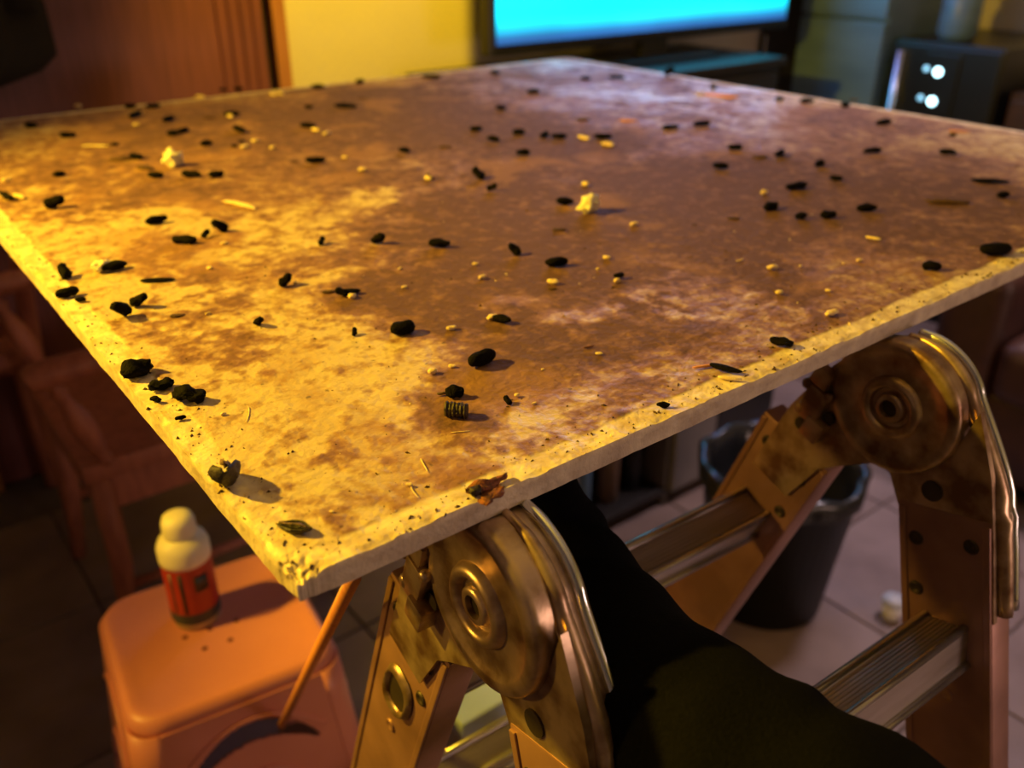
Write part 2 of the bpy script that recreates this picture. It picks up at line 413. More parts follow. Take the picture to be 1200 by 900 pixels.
# px, py on the board, radius along u, radius along v (metres), + dirtier / - cleaner
STAINS_AND_FALLOFF = [
    (740, 105, .16, .16, -.22), (860, 120, .10, .10, -.1), (640, 105, .10, .10, .1), (980, 250, .35, .35, .16), (560, 330, .2, .2, .12), (240, 150, .3, .2, .12),  # broad right-hand patch darkens the colour where the lamp light weakens
    (590, 345, .11, .10, .55), (800, 290, .14, .12, .28), (700, 250, .12, .14, .2), (1060, 210, .25, .2, .15),
    (600, 215, .38, .42, .26), (960, 230, .36, .30, .24), (230, 470, .26, .30, -.22), (480, 120, .5, .3, .36), (90, 160, .2, .3, .12),  # far patch is brown dirt, darkened further for the lamp light fading there
    (560, 150, .16, .30, .55), (700, 165, .12, .10, .25), (420, 130, .20, .16, .35), (300, 190, .16, .14, .25),
    (470, 345, .05, .06, .55), (620, 430, .09, .05, .55), (545, 470, .05, .05, .55), (760, 380, .06, .06, .6),
    (660, 290, .10, .10, .35), (900, 330, .05, .06, .5), (1110, 240, .035, .025, .6), (860, 240, .10, .10, .3),
    (480, 590, .05, .02, .3), (250, 330, .06, .07, .25), (390, 445, .035, .04, .25), (200, 235, .12, .10, .3),
    (1000, 320, .08, .06, -.1), (340, 275, .07, .08, -.4), (450, 235, .04, .05, -.35), (90, 280, .10, .12, -.45),
    (440, 470, .05, .05, -.6), (260, 480, .08, .10, -.45), (370, 590, .08, .07, -.35), (690, 365, .035, .018, -.45),
    (625, 355, .04, .018, -.4), (430, 325, .03, .03, -.5), (830, 335, .02, .02, -.3), (330, 420, .05, .05, -.45),
    (640, 520, .06, .03, -.25), (150, 340, .06, .08, -.5), (210, 260, .04, .05, -.4), (820, 130, .10, .10, .1),
]
board = make_board()

# ------------------------------------------------------------------ debris on the board
TOPZ = BT+.0002
def seg_on_board(px, py, ln, ang):
    c, s = math.cos(math.radians(ang)), math.sin(math.radians(ang))
    p = onz(px-c*ln/2, py+s*ln/2, BT); q = onz(px+c*ln/2, py-s*ln/2, BT)
    return p, q
def lump(length, width, height, seed, rough=.18, taper=.0, nu=11, nv=12, bend=0.0, pinch=0.0):
    """irregular elongated body lying along x on z=0"""
    bm = bmesh.new(); rings = []
    for i in range(nu+1):
        t = i/nu; th = math.pi*t
        r = max(math.sin(th), 0.0)**.78
        r *= 1-taper*t
        if pinch: r *= 1-pinch*math.exp(-((t-.5)/.12)**2)
        x = -math.cos(th)*length/2
        if i in (0, nu):
            rings.append([bm.verts.new((x, bend*(t-.5)**2*4*length, height*.42))]); continue
        ring = []
        for j in range(nv):
            g = 2*math.pi*j/nv
            k = 1+rough*2*(mnoise.noise(Vector((t*4+seed*3.1, math.cos(g)*1.5, math.sin(g)*1.5+seed)))) 
            y = math.cos(g)*width/2*r*k; z = height/2+math.sin(g)*height/2*r*k
            ring.append(bm.verts.new((x+length*.05*rough*math.sin(5*g+seed), y+bend*(t-.5)**2*4*length, max(z, -.0003))))
        rings.append(ring)
    for k in range(nu):
        A, B = rings[k], rings[k+1]
        for j in range(nv):
            j2 = (j+1) % nv
            if len(A) == 1: bm.faces.new((A[0], B[j2], B[j]))
            elif len(B) == 1: bm.faces.new((A[j], A[j2], B[0]))
            else: bm.faces.new((A[j], A[j2], B[j2], B[j]))
    return bm
def place(o, p, ang, z=TOPZ):
    o.location = (p.x, p.y, z); o.rotation_euler = (0, 0, ang)
def pellet(name, px, py, ln, ang, wf=.45, m='pellet', rough=.2, seed=None, hf=.85, taper=.1, bend=0, pinch=0, maxw=.0085):
    p, q = seg_on_board(px, py, ln, ang)
    d = q-p; L = d.length; wd = min(L*wf, maxw); hh = wd*hf
    sd = seed if seed is not None else rnd.uniform(0, 99)
    o = link(name, lump(L, wd, hh, sd, rough, taper, bend=bend, pinch=pinch), M[m], None, True)
    place(o, (p+q)/2, math.atan2(d.y, d.x)); return o

LAND = [(205,188,'the lone white crumbly clump'),(690,241,'the pale yellow clump'),(121,312,'the fluffy pale clump'),(284,241,'the bright curved yellow shaving'),
        (113,172,'the smile-shaped thin shaving'),(845,115,'the thick orange splinter'),(737,143,'the short orange splinter'),(1124,155,'the dull orange splinter'),
        (1023,281,'the yellow oat-like seed'),(1160,215,'the long curled black scrap'),(185,330,'the long flat black scrap'),(190,456,'the row of three husks'),
        (533,487,'the ribbed dark stub'),(915,404,'the hairy black clot'),(1165,299,'the largest smooth dropping'),(410,345,'the scrap with a pale chip'),
        (345,617,'the boat-shaped husk'),(268,565,'the large curled husk'),(850,435,'the black leaf scrap at the rim'),(565,428,'the bean-shaped dropping')]
LAND = [(onz(x, y, BT), t) for x, y, t in LAND]
def where(px, py, skip=None):
    """what a crumb lies beside on the board, or which stretch of the board it lies on"""
    p = onz(px, py, BT); a, b = (p-NB).dot(U), (p-NB).dot(V)
    d, t = min(((p-q).length, t) for q, t in LAND)
    if d < .035: return 'right beside '+t
    if b > BS-.07: return 'at the board rim facing the wooden door' if a < .75 else 'at the board rim facing the television'
    if a > BS-.10: return 'at the board rim facing the black cabinets'
    if b < .03: return 'at the clean rim over the ladder hinges'
    if a < .05: return 'at the bright yellow rim over the stool'
    if d < .085: return 'a short way from '+t
    if 590 < px < 860 and py < 170: return 'in the lilac glow of the screen'
    if a > .85: return 'on the brown side towards the armchair'
    if b > .85: return 'on the brown side towards the wooden door'
    return 'on the open middle of the board'
def size_word(px, py, ln, words=('tiny', 'small', 'long')):
    p, q = seg_on_board(px, py, ln, 0); L = (q-p).length
    return words[0] if L < .011 else (words[1] if L < .019 else words[2])

PEL = [  # px, py, length px, tilt deg
    (37,150,16,0),(80,161,20,0),(153,127,14,0),(180,127,18,3),(159,137,16,25),(198,142,14,20),(70,207,16,8),(183,209,19,0),
    (203,159,14,0),(215,156,13,15),(242,171,15,5),(272,136,19,0),(281,155,15,-20),(225,208,23,-4),(254,208,19,8),
    (262,107,9,0),(280,107,11,0),(373,104,16,0),(362,127,10,0),(405,127,27,-3),(361,150,19,0),(370,191,24,3),
    (422,98,10,10),(506,92,23,0),(580,87,12,-5),(587,129,13,0),(558,154,15,0),(474,179,13,-8),(578,166,15,-8),
    (686,94,11,0),(723,93,19,0),(625,110,14,5),(608,158,15,0),(655,163,19,0),(706,163,22,0),(638,161,8,30),(785,152,19,5),
    (613,182,16,3),(662,240,21,0),(913,118,10,0),(945,121,17,0),(990,126,11,0),(822,148,20,5),(861,176,17,0),(844,198,19,0),
    (979,212,16,-6),(933,222,25,10),(903,246,17,18),(938,257,13,8),(970,256,19,3),(960,195,10,20),(1035,146,19,5),
    (1022,180,22,6),(1110,182,22,-5),(1015,248,24,2),(1175,232,15,5),(1091,317,23,-3),(184,262,27,12),(217,286,29,-2),
    (515,290,26,0),(652,312,27,4),(80,348,29,12),(95,354,13,0),(135,317,31,14),(725,326,12,8),(913,183,11,30),
    (160,187,16,-5),(836,104,9,0),(283,167,8,0),(275,173,8,0),(135,171,9,0),(1116,160,8,0),
]
for i, (x, y, l, a) in enumerate(PEL):
    tag(pellet('dropping', x, y, l, a, wf=rnd.uniform(.50, .66), taper=rnd.uniform(0, .2), maxw=.0095, rough=.30),
        size_word(x, y, l)+' black dropping lying flat '+where(x, y), 'dropping', size_word(x, y, l)+' black droppings '+where(x, y))
UPR = [(255,268,13),(446,282,13),(600,294,12),(558,205,12),(168,355,15),(141,369,18),(76,320,14),(68,239,14),(337,330,13),(305,379,11),
       (378,283,9),(243,275,8),(578,221,9),(416,389,8),(594,469,9),(502,208,6),(400,344,12),(785,86,9)]
for i, (x, y, hpx) in enumerate(UPR):
    p = onz(x, y+hpx*.35, BT); dist = (p-Vector((0, 0, CZ))).length
    hh = hpx/FPX*dist
    bm = lump(hh*1.5, hh*.95, hh*.9, rnd.uniform(0, 99), .3, .1, pinch=.25)
    o = link('dropping', bm, M['pellet'], None, True)
    o.location = (p.x, p.y, TOPZ+hh*.02); o.rotation_euler = (0, -math.radians(rnd.uniform(15, 40)), rnd.uniform(0, 6.28))
    zmin = min((o.rotation_euler.to_matrix() @ q.co).z for q in o.data.vertices)
    o.location.z = TOPZ-zmin-.0003
    tag(o, 'lumpy black dropping tipped on end '+where(x, y), 'dropping', 'tipped-up droppings '+where(x, y))
BRN = [(140,188,24,0),(170,198,18,-12),(245,139,14,3),(346,190,9,0),(522,173,14,0),(683,141,16,0),(890,185,20,0),(859,257,15,0),
       (425,116,10,0),(655,270,16,2),(1110,238,52,-3),(755,150,7,0),(208,371,18,8),(1000,118,10,0),(814,264,7,0),(385,343,16,5),(647,339,9,0)]
for (x, y, l, a) in BRN:
    tag(pellet('dirt_flake', x, y, l, a, wf=.55, m='brown', rough=.4, hf=.28, maxw=.014),
        size_word(x, y, l, ('tiny', 'small', 'broad'))+' flat brown dirt flake '+where(x, y), 'dirt', size_word(x, y, l, ('tiny', 'small', 'broad'))+' dirt flakes '+where(x, y))
CRB = [(23,233,13),(8,213,12),(270,138,6),(287,174,9),(300,167,10),(279,114,8),(370,154,9),(383,158,8),(320,175,7),(328,111,9),
       (425,201,10),(686,218,8),(684,163,14),(712,171,15),(821,112,10),(895,228,7),(1007,307,7),(1145,213,7),(263,287,10),(246,316,7),
       (244,369,7),(557,311,7),(565,327,8),(469,316,5),(413,350,9),(648,333,14),(711,304,9),(701,317,5),(723,331,7),(743,265,9),
       (905,316,13),(913,345,9),(970,342,7),(938,313,4),(974,370,14),(507,438,11),(530,431,9),(529,387,12),(702,416,9),(577,375,12),
       (480,570,9),(389,601,6),(262,487,7),(606,465,6),(626,474,6),(636,434,4),(404,186,7),(502,211,8),(92,126,9),(235,115,12),
       (474,338,7),(320,112,8),(160,148,8),(346,333,5)]
for (x, y, l) in CRB:
    tag(pellet('crumb', x, y, l, rnd.uniform(-15, 25), wf=rnd.uniform(.5, .75), m='crumb', rough=.3, hf=.8, maxw=.006),
        size_word(x, y, l, ('tiny', 'small', 'large'))+' pale yellow crumb '+where(x, y), 'crumb', size_word(x, y, l, ('tiny', 'small', 'large'))+' pale crumbs '+where(x, y))
# slivers: bent, tapered strips
def sliver(name, px, py, ln, ang, wd, m, label, cat, bend=.12, hgt=.0016, group=None):
    p, q = seg_on_board(px, py, ln, ang); d = q-p
    o = link(name, lump(d.length, wd, hgt, rnd.uniform(0, 99), .1, .35, nu=10, nv=8, bend=bend), M[m], None, True)
    place(o, (p+q)/2, math.atan2(d.y, d.x)); return tag(o, label, cat, group)
sliver('wood_shaving', 284, 241, 39, -14, .0105, 'crumb', 'bright curved yellow shaving lying beside the white crumb clump', 'shaving', -.1, .003)
sliver('wood_shaving', 113, 172, 32, 0, .007, 'crumb', 'long thin pale shaving curved like a smile near the far rim', 'shaving', -.1, .0025)
sliver('wood_shaving', 855, 446, 29, -6, .004, 'crumb', 'pale yellow shaving at the clean rim beside a black leaf scrap', 'shaving', .08, .003)
sliver('wood_splinter', 827, 431, 32, 8, .0032, 'orange', 'orange wood splinter touching the black leaf scrap at the rim', 'splinter', .03, .0024)
sliver('wood_splinter', 845, 115, 42, -5, .012, 'orange', 'thick orange splinter lying in the screen glow by the far rim', 'splinter', .03, .007)
sliver('wood_splinter', 737, 143, 22, -2, .007, 'orange', 'short orange splinter lying in the purple glow', 'splinter', .02, .004)
sliver('wood_splinter', 1124, 155, 26, -3, .008, 'orange', 'dull orange splinter near the far rim in front of the dark tower', 'splinter', .02, .003)
sliver('seed', 1023, 281, 19, -10, .0042, 'crumb', 'single yellow oat-like seed on the bare brown side', 'seed', .05, .003)
sliver('wood_shaving', 868, 306, 8, 20, .002, 'crumb', 'tiny pale curl beside the tan ring stain', 'shaving', .2, .0015)
sliver('straw', 497, 546, 18, -62, .0011, 'crumb', 'thin straight straw beside the ribbed dark stub', 'straw', .0, .0009)
sliver('straw', 292, 486, 20, 82, .0009, 'crumb', 'hair-thin curved straw on the bright yellow side', 'straw', .12, .0008)
sliver('straw', 485, 578, 17, -55, .0010, 'crumb', 'tiny bent straw beside a pale crumb near the corner', 'straw', .1, .0009)
sliver('straw', 540, 507, 24, 5, .0010, 'crumb', 'thin pale straw lying in front of the ribbed dark stub', 'straw', .02, .0008)
sliver('leaf_scrap', 850, 435, 40, -14, .008, 'pellet', 'black crumpled leaf scrap at the clean rim', 'leaf scrap', .05, .004)
sliver('leaf_scrap', 1160, 215, 46, -2, .013, 'pellet', 'long black curled scrap on the far brown side', 'leaf scrap', .04, .006)
sliver('leaf_scrap', 185, 330, 42, 3, .009, 'pellet', 'long flat black scrap with one raised end on the yellow side', 'leaf scrap', .0, .003)
sliver('leaf_scrap', 410, 345, 26, 4, .010, 'pellet', 'black scrap with a pale chip against it', 'leaf scrap', .05, .005)
sliver('twig', 690, 408, 13, 10, .002, 'bark', 'tiny reddish twig near the dark stain', 'twig', .1, .0016)
sliver('twig', 520, 463, 0.1+16, 10, .003, 'huskin', 'short brown twig lying against a black lump', 'twig', .1, .0025)
# white fluffy clumps
def clump(px, py, ln, m, label, seed, hf=.85):
    p = onz(px, py+ln*.25, BT); R = ln/FPX*(p-Vector((0, 0, CZ))).length/2
    bm = bmesh.new(); bmesh.ops.create_icosphere(bm, subdivisions=3, radius=1)
    for q in bm.verts:
        n = q.co.normalized(); k = .75+.55*mnoise.noise(n*2.1+Vector((seed, 0, 0)))+.30*mnoise.noise(n*5.5+Vector((0, seed, 0)))
        q.co = Vector((n.x*R*k, n.y*R*k*.8, n.z*R*hf*k))
    zm = min(q.co.z for q in bm.verts)
    for q in bm.verts: q.co.z -= zm*.75
    for q in bm.verts: q.co.z = max(q.co.z, -.0003)
    o = link('fluff_clump', bm, M[m], None, True); o.location = (p.x, p.y, TOPZ); o.rotation_euler.z = seed
    return tag(o, label, 'clump')
clump(205, 188, 27, 'fluff', 'white crumbly clump standing alone near the far rim', 1.3)
clump(690, 241, 32, 'fluff', 'pale yellow crumbly clump with a dark hollow right beside a black dropping', 4.4)
clump(121, 312, 24, 'fluff', 'pale fluffy clump tucked behind a fat black dropping on the yellow side', 7.1, .7)
# big dark pieces in the foreground, each its own look
tag(pellet('seed_husk', 161, 440, 36, 22, .62, rough=.38, hf=.75, taper=-.2, maxw=.013, seed=3), 'fat black pointed husk at the bright left rim, largest of the row of three', 'husk')
tag(pellet('seed_husk', 190, 456, 31, 12, .55, rough=.75, hf=.75, maxw=.010, seed=11, pinch=.2), 'ragged black husk with a raised knob in the middle of the row of three', 'husk')
tag(pellet('seed_husk', 223, 469, 36, -8, .5, rough=.70, hf=.75, maxw=.012, seed=17), 'jagged black husk with a crested back at the end of the row of three', 'husk')
tag(pellet('dropping', 183, 471, 13, -10, .5, rough=.4, seed=5), 'small dark brown scrap under the ragged husk', 'scrap')
tag(pellet('dropping', 212, 492, 14, 10, .45, rough=.4, seed=6), 'tiny dark scrap with a bristle below the jagged husk', 'scrap')
tag(pellet('dropping', 472, 391, 28, 14, .58, rough=.2, hf=.85, maxw=.011, seed=23, taper=-.2), 'smooth thick black dropping in the middle of the board with a clear shadow', 'dropping')
tag(pellet('dropping', 565, 428, 32, 22, .52, rough=.14, hf=1.0, maxw=.011, seed=27), 'smooth bean-shaped black dropping leaning up and casting a long shadow', 'dropping')
tag(pellet('dropping', 588, 378, 22, -12, .45, rough=.3, seed=29), 'black dropping with a pale chip at its upper end', 'dropping')
tag(pellet('dropping', 533, 465, 22, -3, .6, rough=.55, hf=1.0, seed=31, maxw=.009), 'fuzzy dark clot lying behind the ribbed stub', 'clot')
tag(pellet('dropping', 915, 405, 28, -14, .5, rough=.5, hf=.7, seed=37, maxw=.011), 'hairy black clot close to the clean rim', 'clot')
tag(pellet('dropping', 1165, 299, 36, 2, .55, rough=.1, hf=.75, seed=41, maxw=.016), 'largest smooth black dropping at the rim near the armchair', 'dropping')
tag(pellet('dropping', 777, 477, 16, 0, .45, rough=.4, seed=43), 'small dark bit sitting on the clean rim', 'scrap')
tag(pellet('dropping', 8, 233, 16, -30, .5, rough=.4, seed=45), 'dark bit beside a bright yellow crumb at the left rim', 'scrap')
# ribbed stub
p, q = seg_on_board(535, 488, 26, -4); dd = q-p
bm = bmesh.new(); L = dd.length; prof = [(.0005, -L/2)]
for k in range(13):
    zz = -L/2+L*k/12; prof.append((.0047*(1.0 if k % 2 else .86), zz))
prof.append((.0005, L/2))
lathe(prof, 12, bm)
for vv in bm.verts:
    n3 = mnoise.noise(vv.co*400); vv.co.x *= 1+.25*n3; vv.co.y *= 1+.25*n3
    vv.co = Vector((vv.co.z, vv.co.x, vv.co.y+.0044))
o = link('ribbed_stub', bm, M['husk'], None, False); place(o, (p+q)/2, math.atan2(dd.y, dd.x))
tag(o, 'short dark cylindrical stub with ribs across it', 'stub')
# curled husks: open half shells
def shell(name, px, py, L, Wd, Hh, rotz, tilt, label, arc=230, seed=1.0, ir=.55):
    r0 = root(name, 0, 0, 0); p = onz(px, py, BT); r0.location = (p.x, p.y, TOPZ); r0.rotation_euler = (0, 0, rotz)
    bm = bmesh.new(); nu, nv = 14, 16; grid = []
    for i in range(nu+1):
        t = i/nu; prof_ = max(math.sin(math.pi*min(max(t, .03), .97)), .05)**.7; row = []
        for j in range(nv+1):
            g = math.radians(90+(360-arc)/2 + arc*j/nv)-math.pi
            g = math.radians(-90-arc/2+arc*j/nv)
            k = 1+.28*mnoise.noise(Vector((t*5+seed, j*.6, seed)))
            row.append(Vector(((t-.5)*L, math.cos(g)*Wd/2*prof_*k, Hh/2+math.sin(g)*Hh/2*prof_*k)))
        grid.append(row)
    R = Matrix.Rotation(tilt, 3, 'Y')
    vs_ = [[bm.verts.new(R @ c) for c in row] for row in grid]
    for i in range(nu):
        for j in range(nv): bm.faces.new((vs_[i][j], vs_[i+1][j], vs_[i+1][j+1], vs_[i][j+1]))
    zm = min(q.co.z for q in bm.verts)
    for q in bm.verts: q.co.z -= zm+.0003
    o = link('shell', bm, M['husk'], r0, True)
    md = o.modifiers.new('thick', 'SOLIDIFY'); md.thickness = .0008; md.offset = 0
    # lining flap along the open lip
    bm2 = bmesh.new(); n = 12; a_ = []; b_ = []
    for i in range(n+1):
        t = i/n; w_ = math.sin(math.pi*t)*Wd*.34
        c = R @ Vector(((t-.5)*L*.9, -w_*.7, Hh*.62+.08*Hh*math.sin(9*t+seed)))
        e_ = R @ Vector(((t-.5)*L*.86, w_*.35, Hh*.78+.10*Hh*math.sin(7*t+seed)))
        c.z -= zm; e_.z -= zm; a_.append(bm2.verts.new(c)); b_.append(bm2.verts.new(e_))
    for i in range(n): bm2.faces.new((a_[i], a_[i+1], b_[i+1], b_[i]))
    o2 = link('lining', bm2, M['huskin'], r0, True)
    md = o2.modifiers.new('thick', 'SOLIDIFY'); md.thickness = .0006
    return tag(r0, label, 'husk')
shell('curled_husk', 267, 572, .029, .015, .015, math.radians(112), math.radians(32), 'large curled open husk with pale lining standing at the bright left rim', 250, 2.0)
shell('curled_husk', 346, 622, .0195, .0075, .0055, math.radians(158), math.radians(6), 'dark boat-shaped husk with ragged tip near the broken corner', 220, 5.0)
# scrap of bark on the rim
r0 = root('bark_scrap', 0, 0, 0); p = onz(573, 571, BT); r0.location = (p.x, p.y, TOPZ); r0.rotation_euler.z = RZ
link('bark_strip', lump(.026, .006, .0040, 3, .95, .3, nu=14, bend=.12), M['bark'], r0, True)
x = link('bark_chip', lump(.019, .009, .0020, 8, .95, .1, nu=14), M['bark'], r0, True); x.location = (-.004, -.008, 0); x.rotation_euler.z = .4
x = link('bark_knob', lump(.007, .006, .006, 12, .4, .1), M['husk'], r0, True); x.location = (-.010, -.002, 0)
tag(r0, 'reddish brown torn bark scrap lying across the clean rim', 'bark scrap')
# uncountable grit
def grit(name, n, m, label, smin, smax, seed, cat):
    r = random.Random(seed); bm = bmesh.new()
    for i in range(n):
        k = r.random()**1.5
        a = r.random()**1.6*BS*.99; b = r.random()**1.6*BS*.99
        if r.random() < .22: a, b = (r.uniform(.004, .9), r.uniform(.004, .03)) if r.random() < .7 else (r.uniform(.004, .03), r.uniform(.004, .6))
        s = smin+(smax-smin)*r.random()**3
        c = Vector((a, b, 0)); g = r.uniform(0, 6.28); X = Vector((math.cos(g), math.sin(g), 0)); Y = Vector((-X.y, X.x, 0))
        e1 = s*r.uniform(.7, 1.9); e2 = s*r.uniform(.4, .8); hz = s*r.uniform(.4, .8)
        lo_ = [bm.verts.new(c+X*e1*dx+Y*e2*dy-Vector((0, 0, .0008))) for dx, dy in ((1, 0), (.1, 1), (-1, .2), (-.2, -1))]
        tp = bm.verts.new(c+Vector((r.uniform(-.3, .3)*s, r.uniform(-.3, .3)*s, hz)))
        for j in range(4): bm.faces.new((lo_[j], lo_[(j+1) % 4], tp))
        bm.faces.new(lo_[::-1])
    o = link(name, bm, M[m]); o.location = (NB.x, NB.y, BT); o.rotation_euler.z = RZ; o['kind'] = 'stuff'
    return tag(o, label, cat)
grit('dark_grit', 1900, 'brown', 'scattered specks of dark brown grit all over the board', .0005, .0021, 5, 'grit')
grit('pale_grit', 700, 'crumb', 'scattered specks of pale dust grains all over the board', .0004, .0015, 6, 'dust')

# ------------------------------------------------------------------ the folding ladder
C1 = onz(572, 703, .945); CU, CV, HZ = C1.dot(U), C1.dot(V), .945
lad = root('folding_ladder', CU, CV, 0, -.038)
tag(lad, 'folding aluminium ladder opened as a trestle under the board', 'ladder')
SPAN = .386
dL = Vector((0, .352, -.936)); eL = Vector((0, .936, .352)); dR = Vector((0, -.25, -.968)); eR = Vector((0, -.968, .25))
OL, WL, SL = .052, .080, .098
OR, WR, SR = .037, .076, .080
def legpt(d, e, along, perp, x=0): return Vector((x, 0, HZ)) + d*along + e*perp
def oriented(x0, x1, d, e, a0, a1, p0, p1, r=.0):
    bm = box(x0, x1, a0, a1, p0, p1, r)
    for q in bm.verts: q.co = legpt(d, e, q.co.y, q.co.z, q.co.x)
    return bm
rungsL, rungsR = (.205, .485, .765), (.195, .475, .755)
for (d, e, O, Wd, S, rs) in ((dL, eL, OL, WL, SL, rungsL), (dR, eR, OR, WR, SR, rungsR)):
    end = (HZ+e.z*O-.03)/-d.z
    for k, x0 in enumerate((0.0, SPAN)):
        rail = sharp(link('rail', oriented(x0, x0+.026, d, e, S, end, O-Wd/2, O+Wd/2, .003), M['alu'], lad))
        # rolled edge beads on the rail face
        for s in (-1, 1):
            link('edge_bead', oriented(x0-.0015, x0+.010, d, e, S+.004, end-.01, O+s*(Wd/2-.004)-.003, O+s*(Wd/2-.004)+.003, .001), M['alu'], rail)
        link('foot', oriented(x0-.003, x0+.029, d, e, end-.05, end+.018, O-Wd/2-.004, O+Wd/2+.004, .004), M['rubber'], rail)
        # flared rung ends on the outer face of each rail
        xf = x0-.001 if k == 0 else x0+.027
        for al in rs:
            bm = bmesh.new(); n = 20; outer = []; inner = []; lip = []
            for i in range(n):
                g = 2*math.pi*i/n; ca, sa = math.cos(g), math.sin(g)
                pw = .75; ca2 = math.copysign(abs(ca)**pw, ca); sa2 = math.copysign(abs(sa)**pw, sa)
                sx = -1 if k == 0 else 1
                outer.append(bm.verts.new(legpt(d, e, al+sa2*.027, O+ca2*.0185, xf)))
                lip.append(bm.verts.new(legpt(d, e, al+sa2*.0235, O+ca2*.015, xf+sx*.005)))
                inner.append(bm.verts.new(legpt(d, e, al+sa2*.0205, O+ca2*.0122, xf+sx*.001)))
            for i in range(n):
                j = (i+1) % n
                bm.faces.new((outer[i], outer[j], lip[j], lip[i])); bm.faces.new((lip[i], lip[j], inner[j], inner[i]))
            link('rung_flare', bm, M['steel'], rail, True)
            bm = bmesh.new(); vv = []
            for i in range(n):
                g = 2*math.pi*i/n; ca, sa = math.cos(g), math.sin(g)
                ca2 = math.copysign(abs(ca)**.75, ca); sa2 = math.copysign(abs(sa)**.75, sa)
                vv.append((al+sa2*.0207, O+ca2*.0124))
            A = [bm.verts.new(legpt(d, e, a_, b_, xf-(.0006 if k == 0 else -.0006))) for a_, b_ in vv]; bm.faces.new(A)
            link('rung_socket', bm, M['dark_steel'], rail)
        # rivets near the hinge
        xr = x0
        for (al, pp) in ((S+.030, -.023), (S+.024, .022), (S+.075, -.024), (S+.165, .0)):
            c = legpt(d, e, al, O+pp, xr)
            mt = Matrix.Translation(c) @ Matrix.Rotation(-math.pi/2, 4, 'Y')
            link('rivet', lathe([(.0062, -.001), (.0062, .0006), (.0045, .0022), (.0036, .0008)], 14, None, mt), M['dark_steel' if (al < S+.06 or al < S+.1) else 'alu'], rail, True)
    # rungs: hollow step with lips and ribbed tread
    for al in rs:
        nd = Vector((0, 0, 1)); c = legpt(d, e, al, O)
        sgn = 1 if d.y > 0 else -1
        # cross-section across the leg (e) and along it (d)
        prof = [(-.019, -.0165), (-.016, -.0205), (-.012, -.0170), (.012, -.0170), (.016, -.0205), (.019, -.0165), (.017, .0165), (-.017, .0165)]
        bm = bmesh.new(); A = []; B = []
        for (pe, pd) in prof:
            A.append(bm.verts.new(c+e*pe+d*pd+Vector((.010, 0, 0)))); B.append(bm.verts.new(c+e*pe+d*pd+Vector((SPAN+.016, 0, 0))))
        n = len(prof)
        for i in range(n): bm.faces.new((A[i], A[(i+1) % n], B[(i+1) % n], B[i]))
        bm.faces.new(A[::-1]); bm.faces.new(B)
        rg = link('rung', bm, M['rung'], lad)
        for kk in range(7):
            y = -.0105+.0035*kk
            bm = box(.027, SPAN, -.0009, .0009, -.0009, .0009)
            for q in bm.verts: q.co = c + e*(y+q.co.y) + d*(-.0176+q.co.z) + Vector((q.co.x, 0, 0))
            link('tread_rib', bm, M['rung'], rg)
        for pe, pd in ((-.0165, -.019), (.0165, -.019), (-.018, .013), (.018, .013)):
            q0 = c+e*pe+d*pd
            link('step_lip', tube([q0+Vector((.027, 0, 0)), q0+Vector((SPAN-.0005, 0, 0))], [.0034, .0034], 12), M['lip'], rg, True)
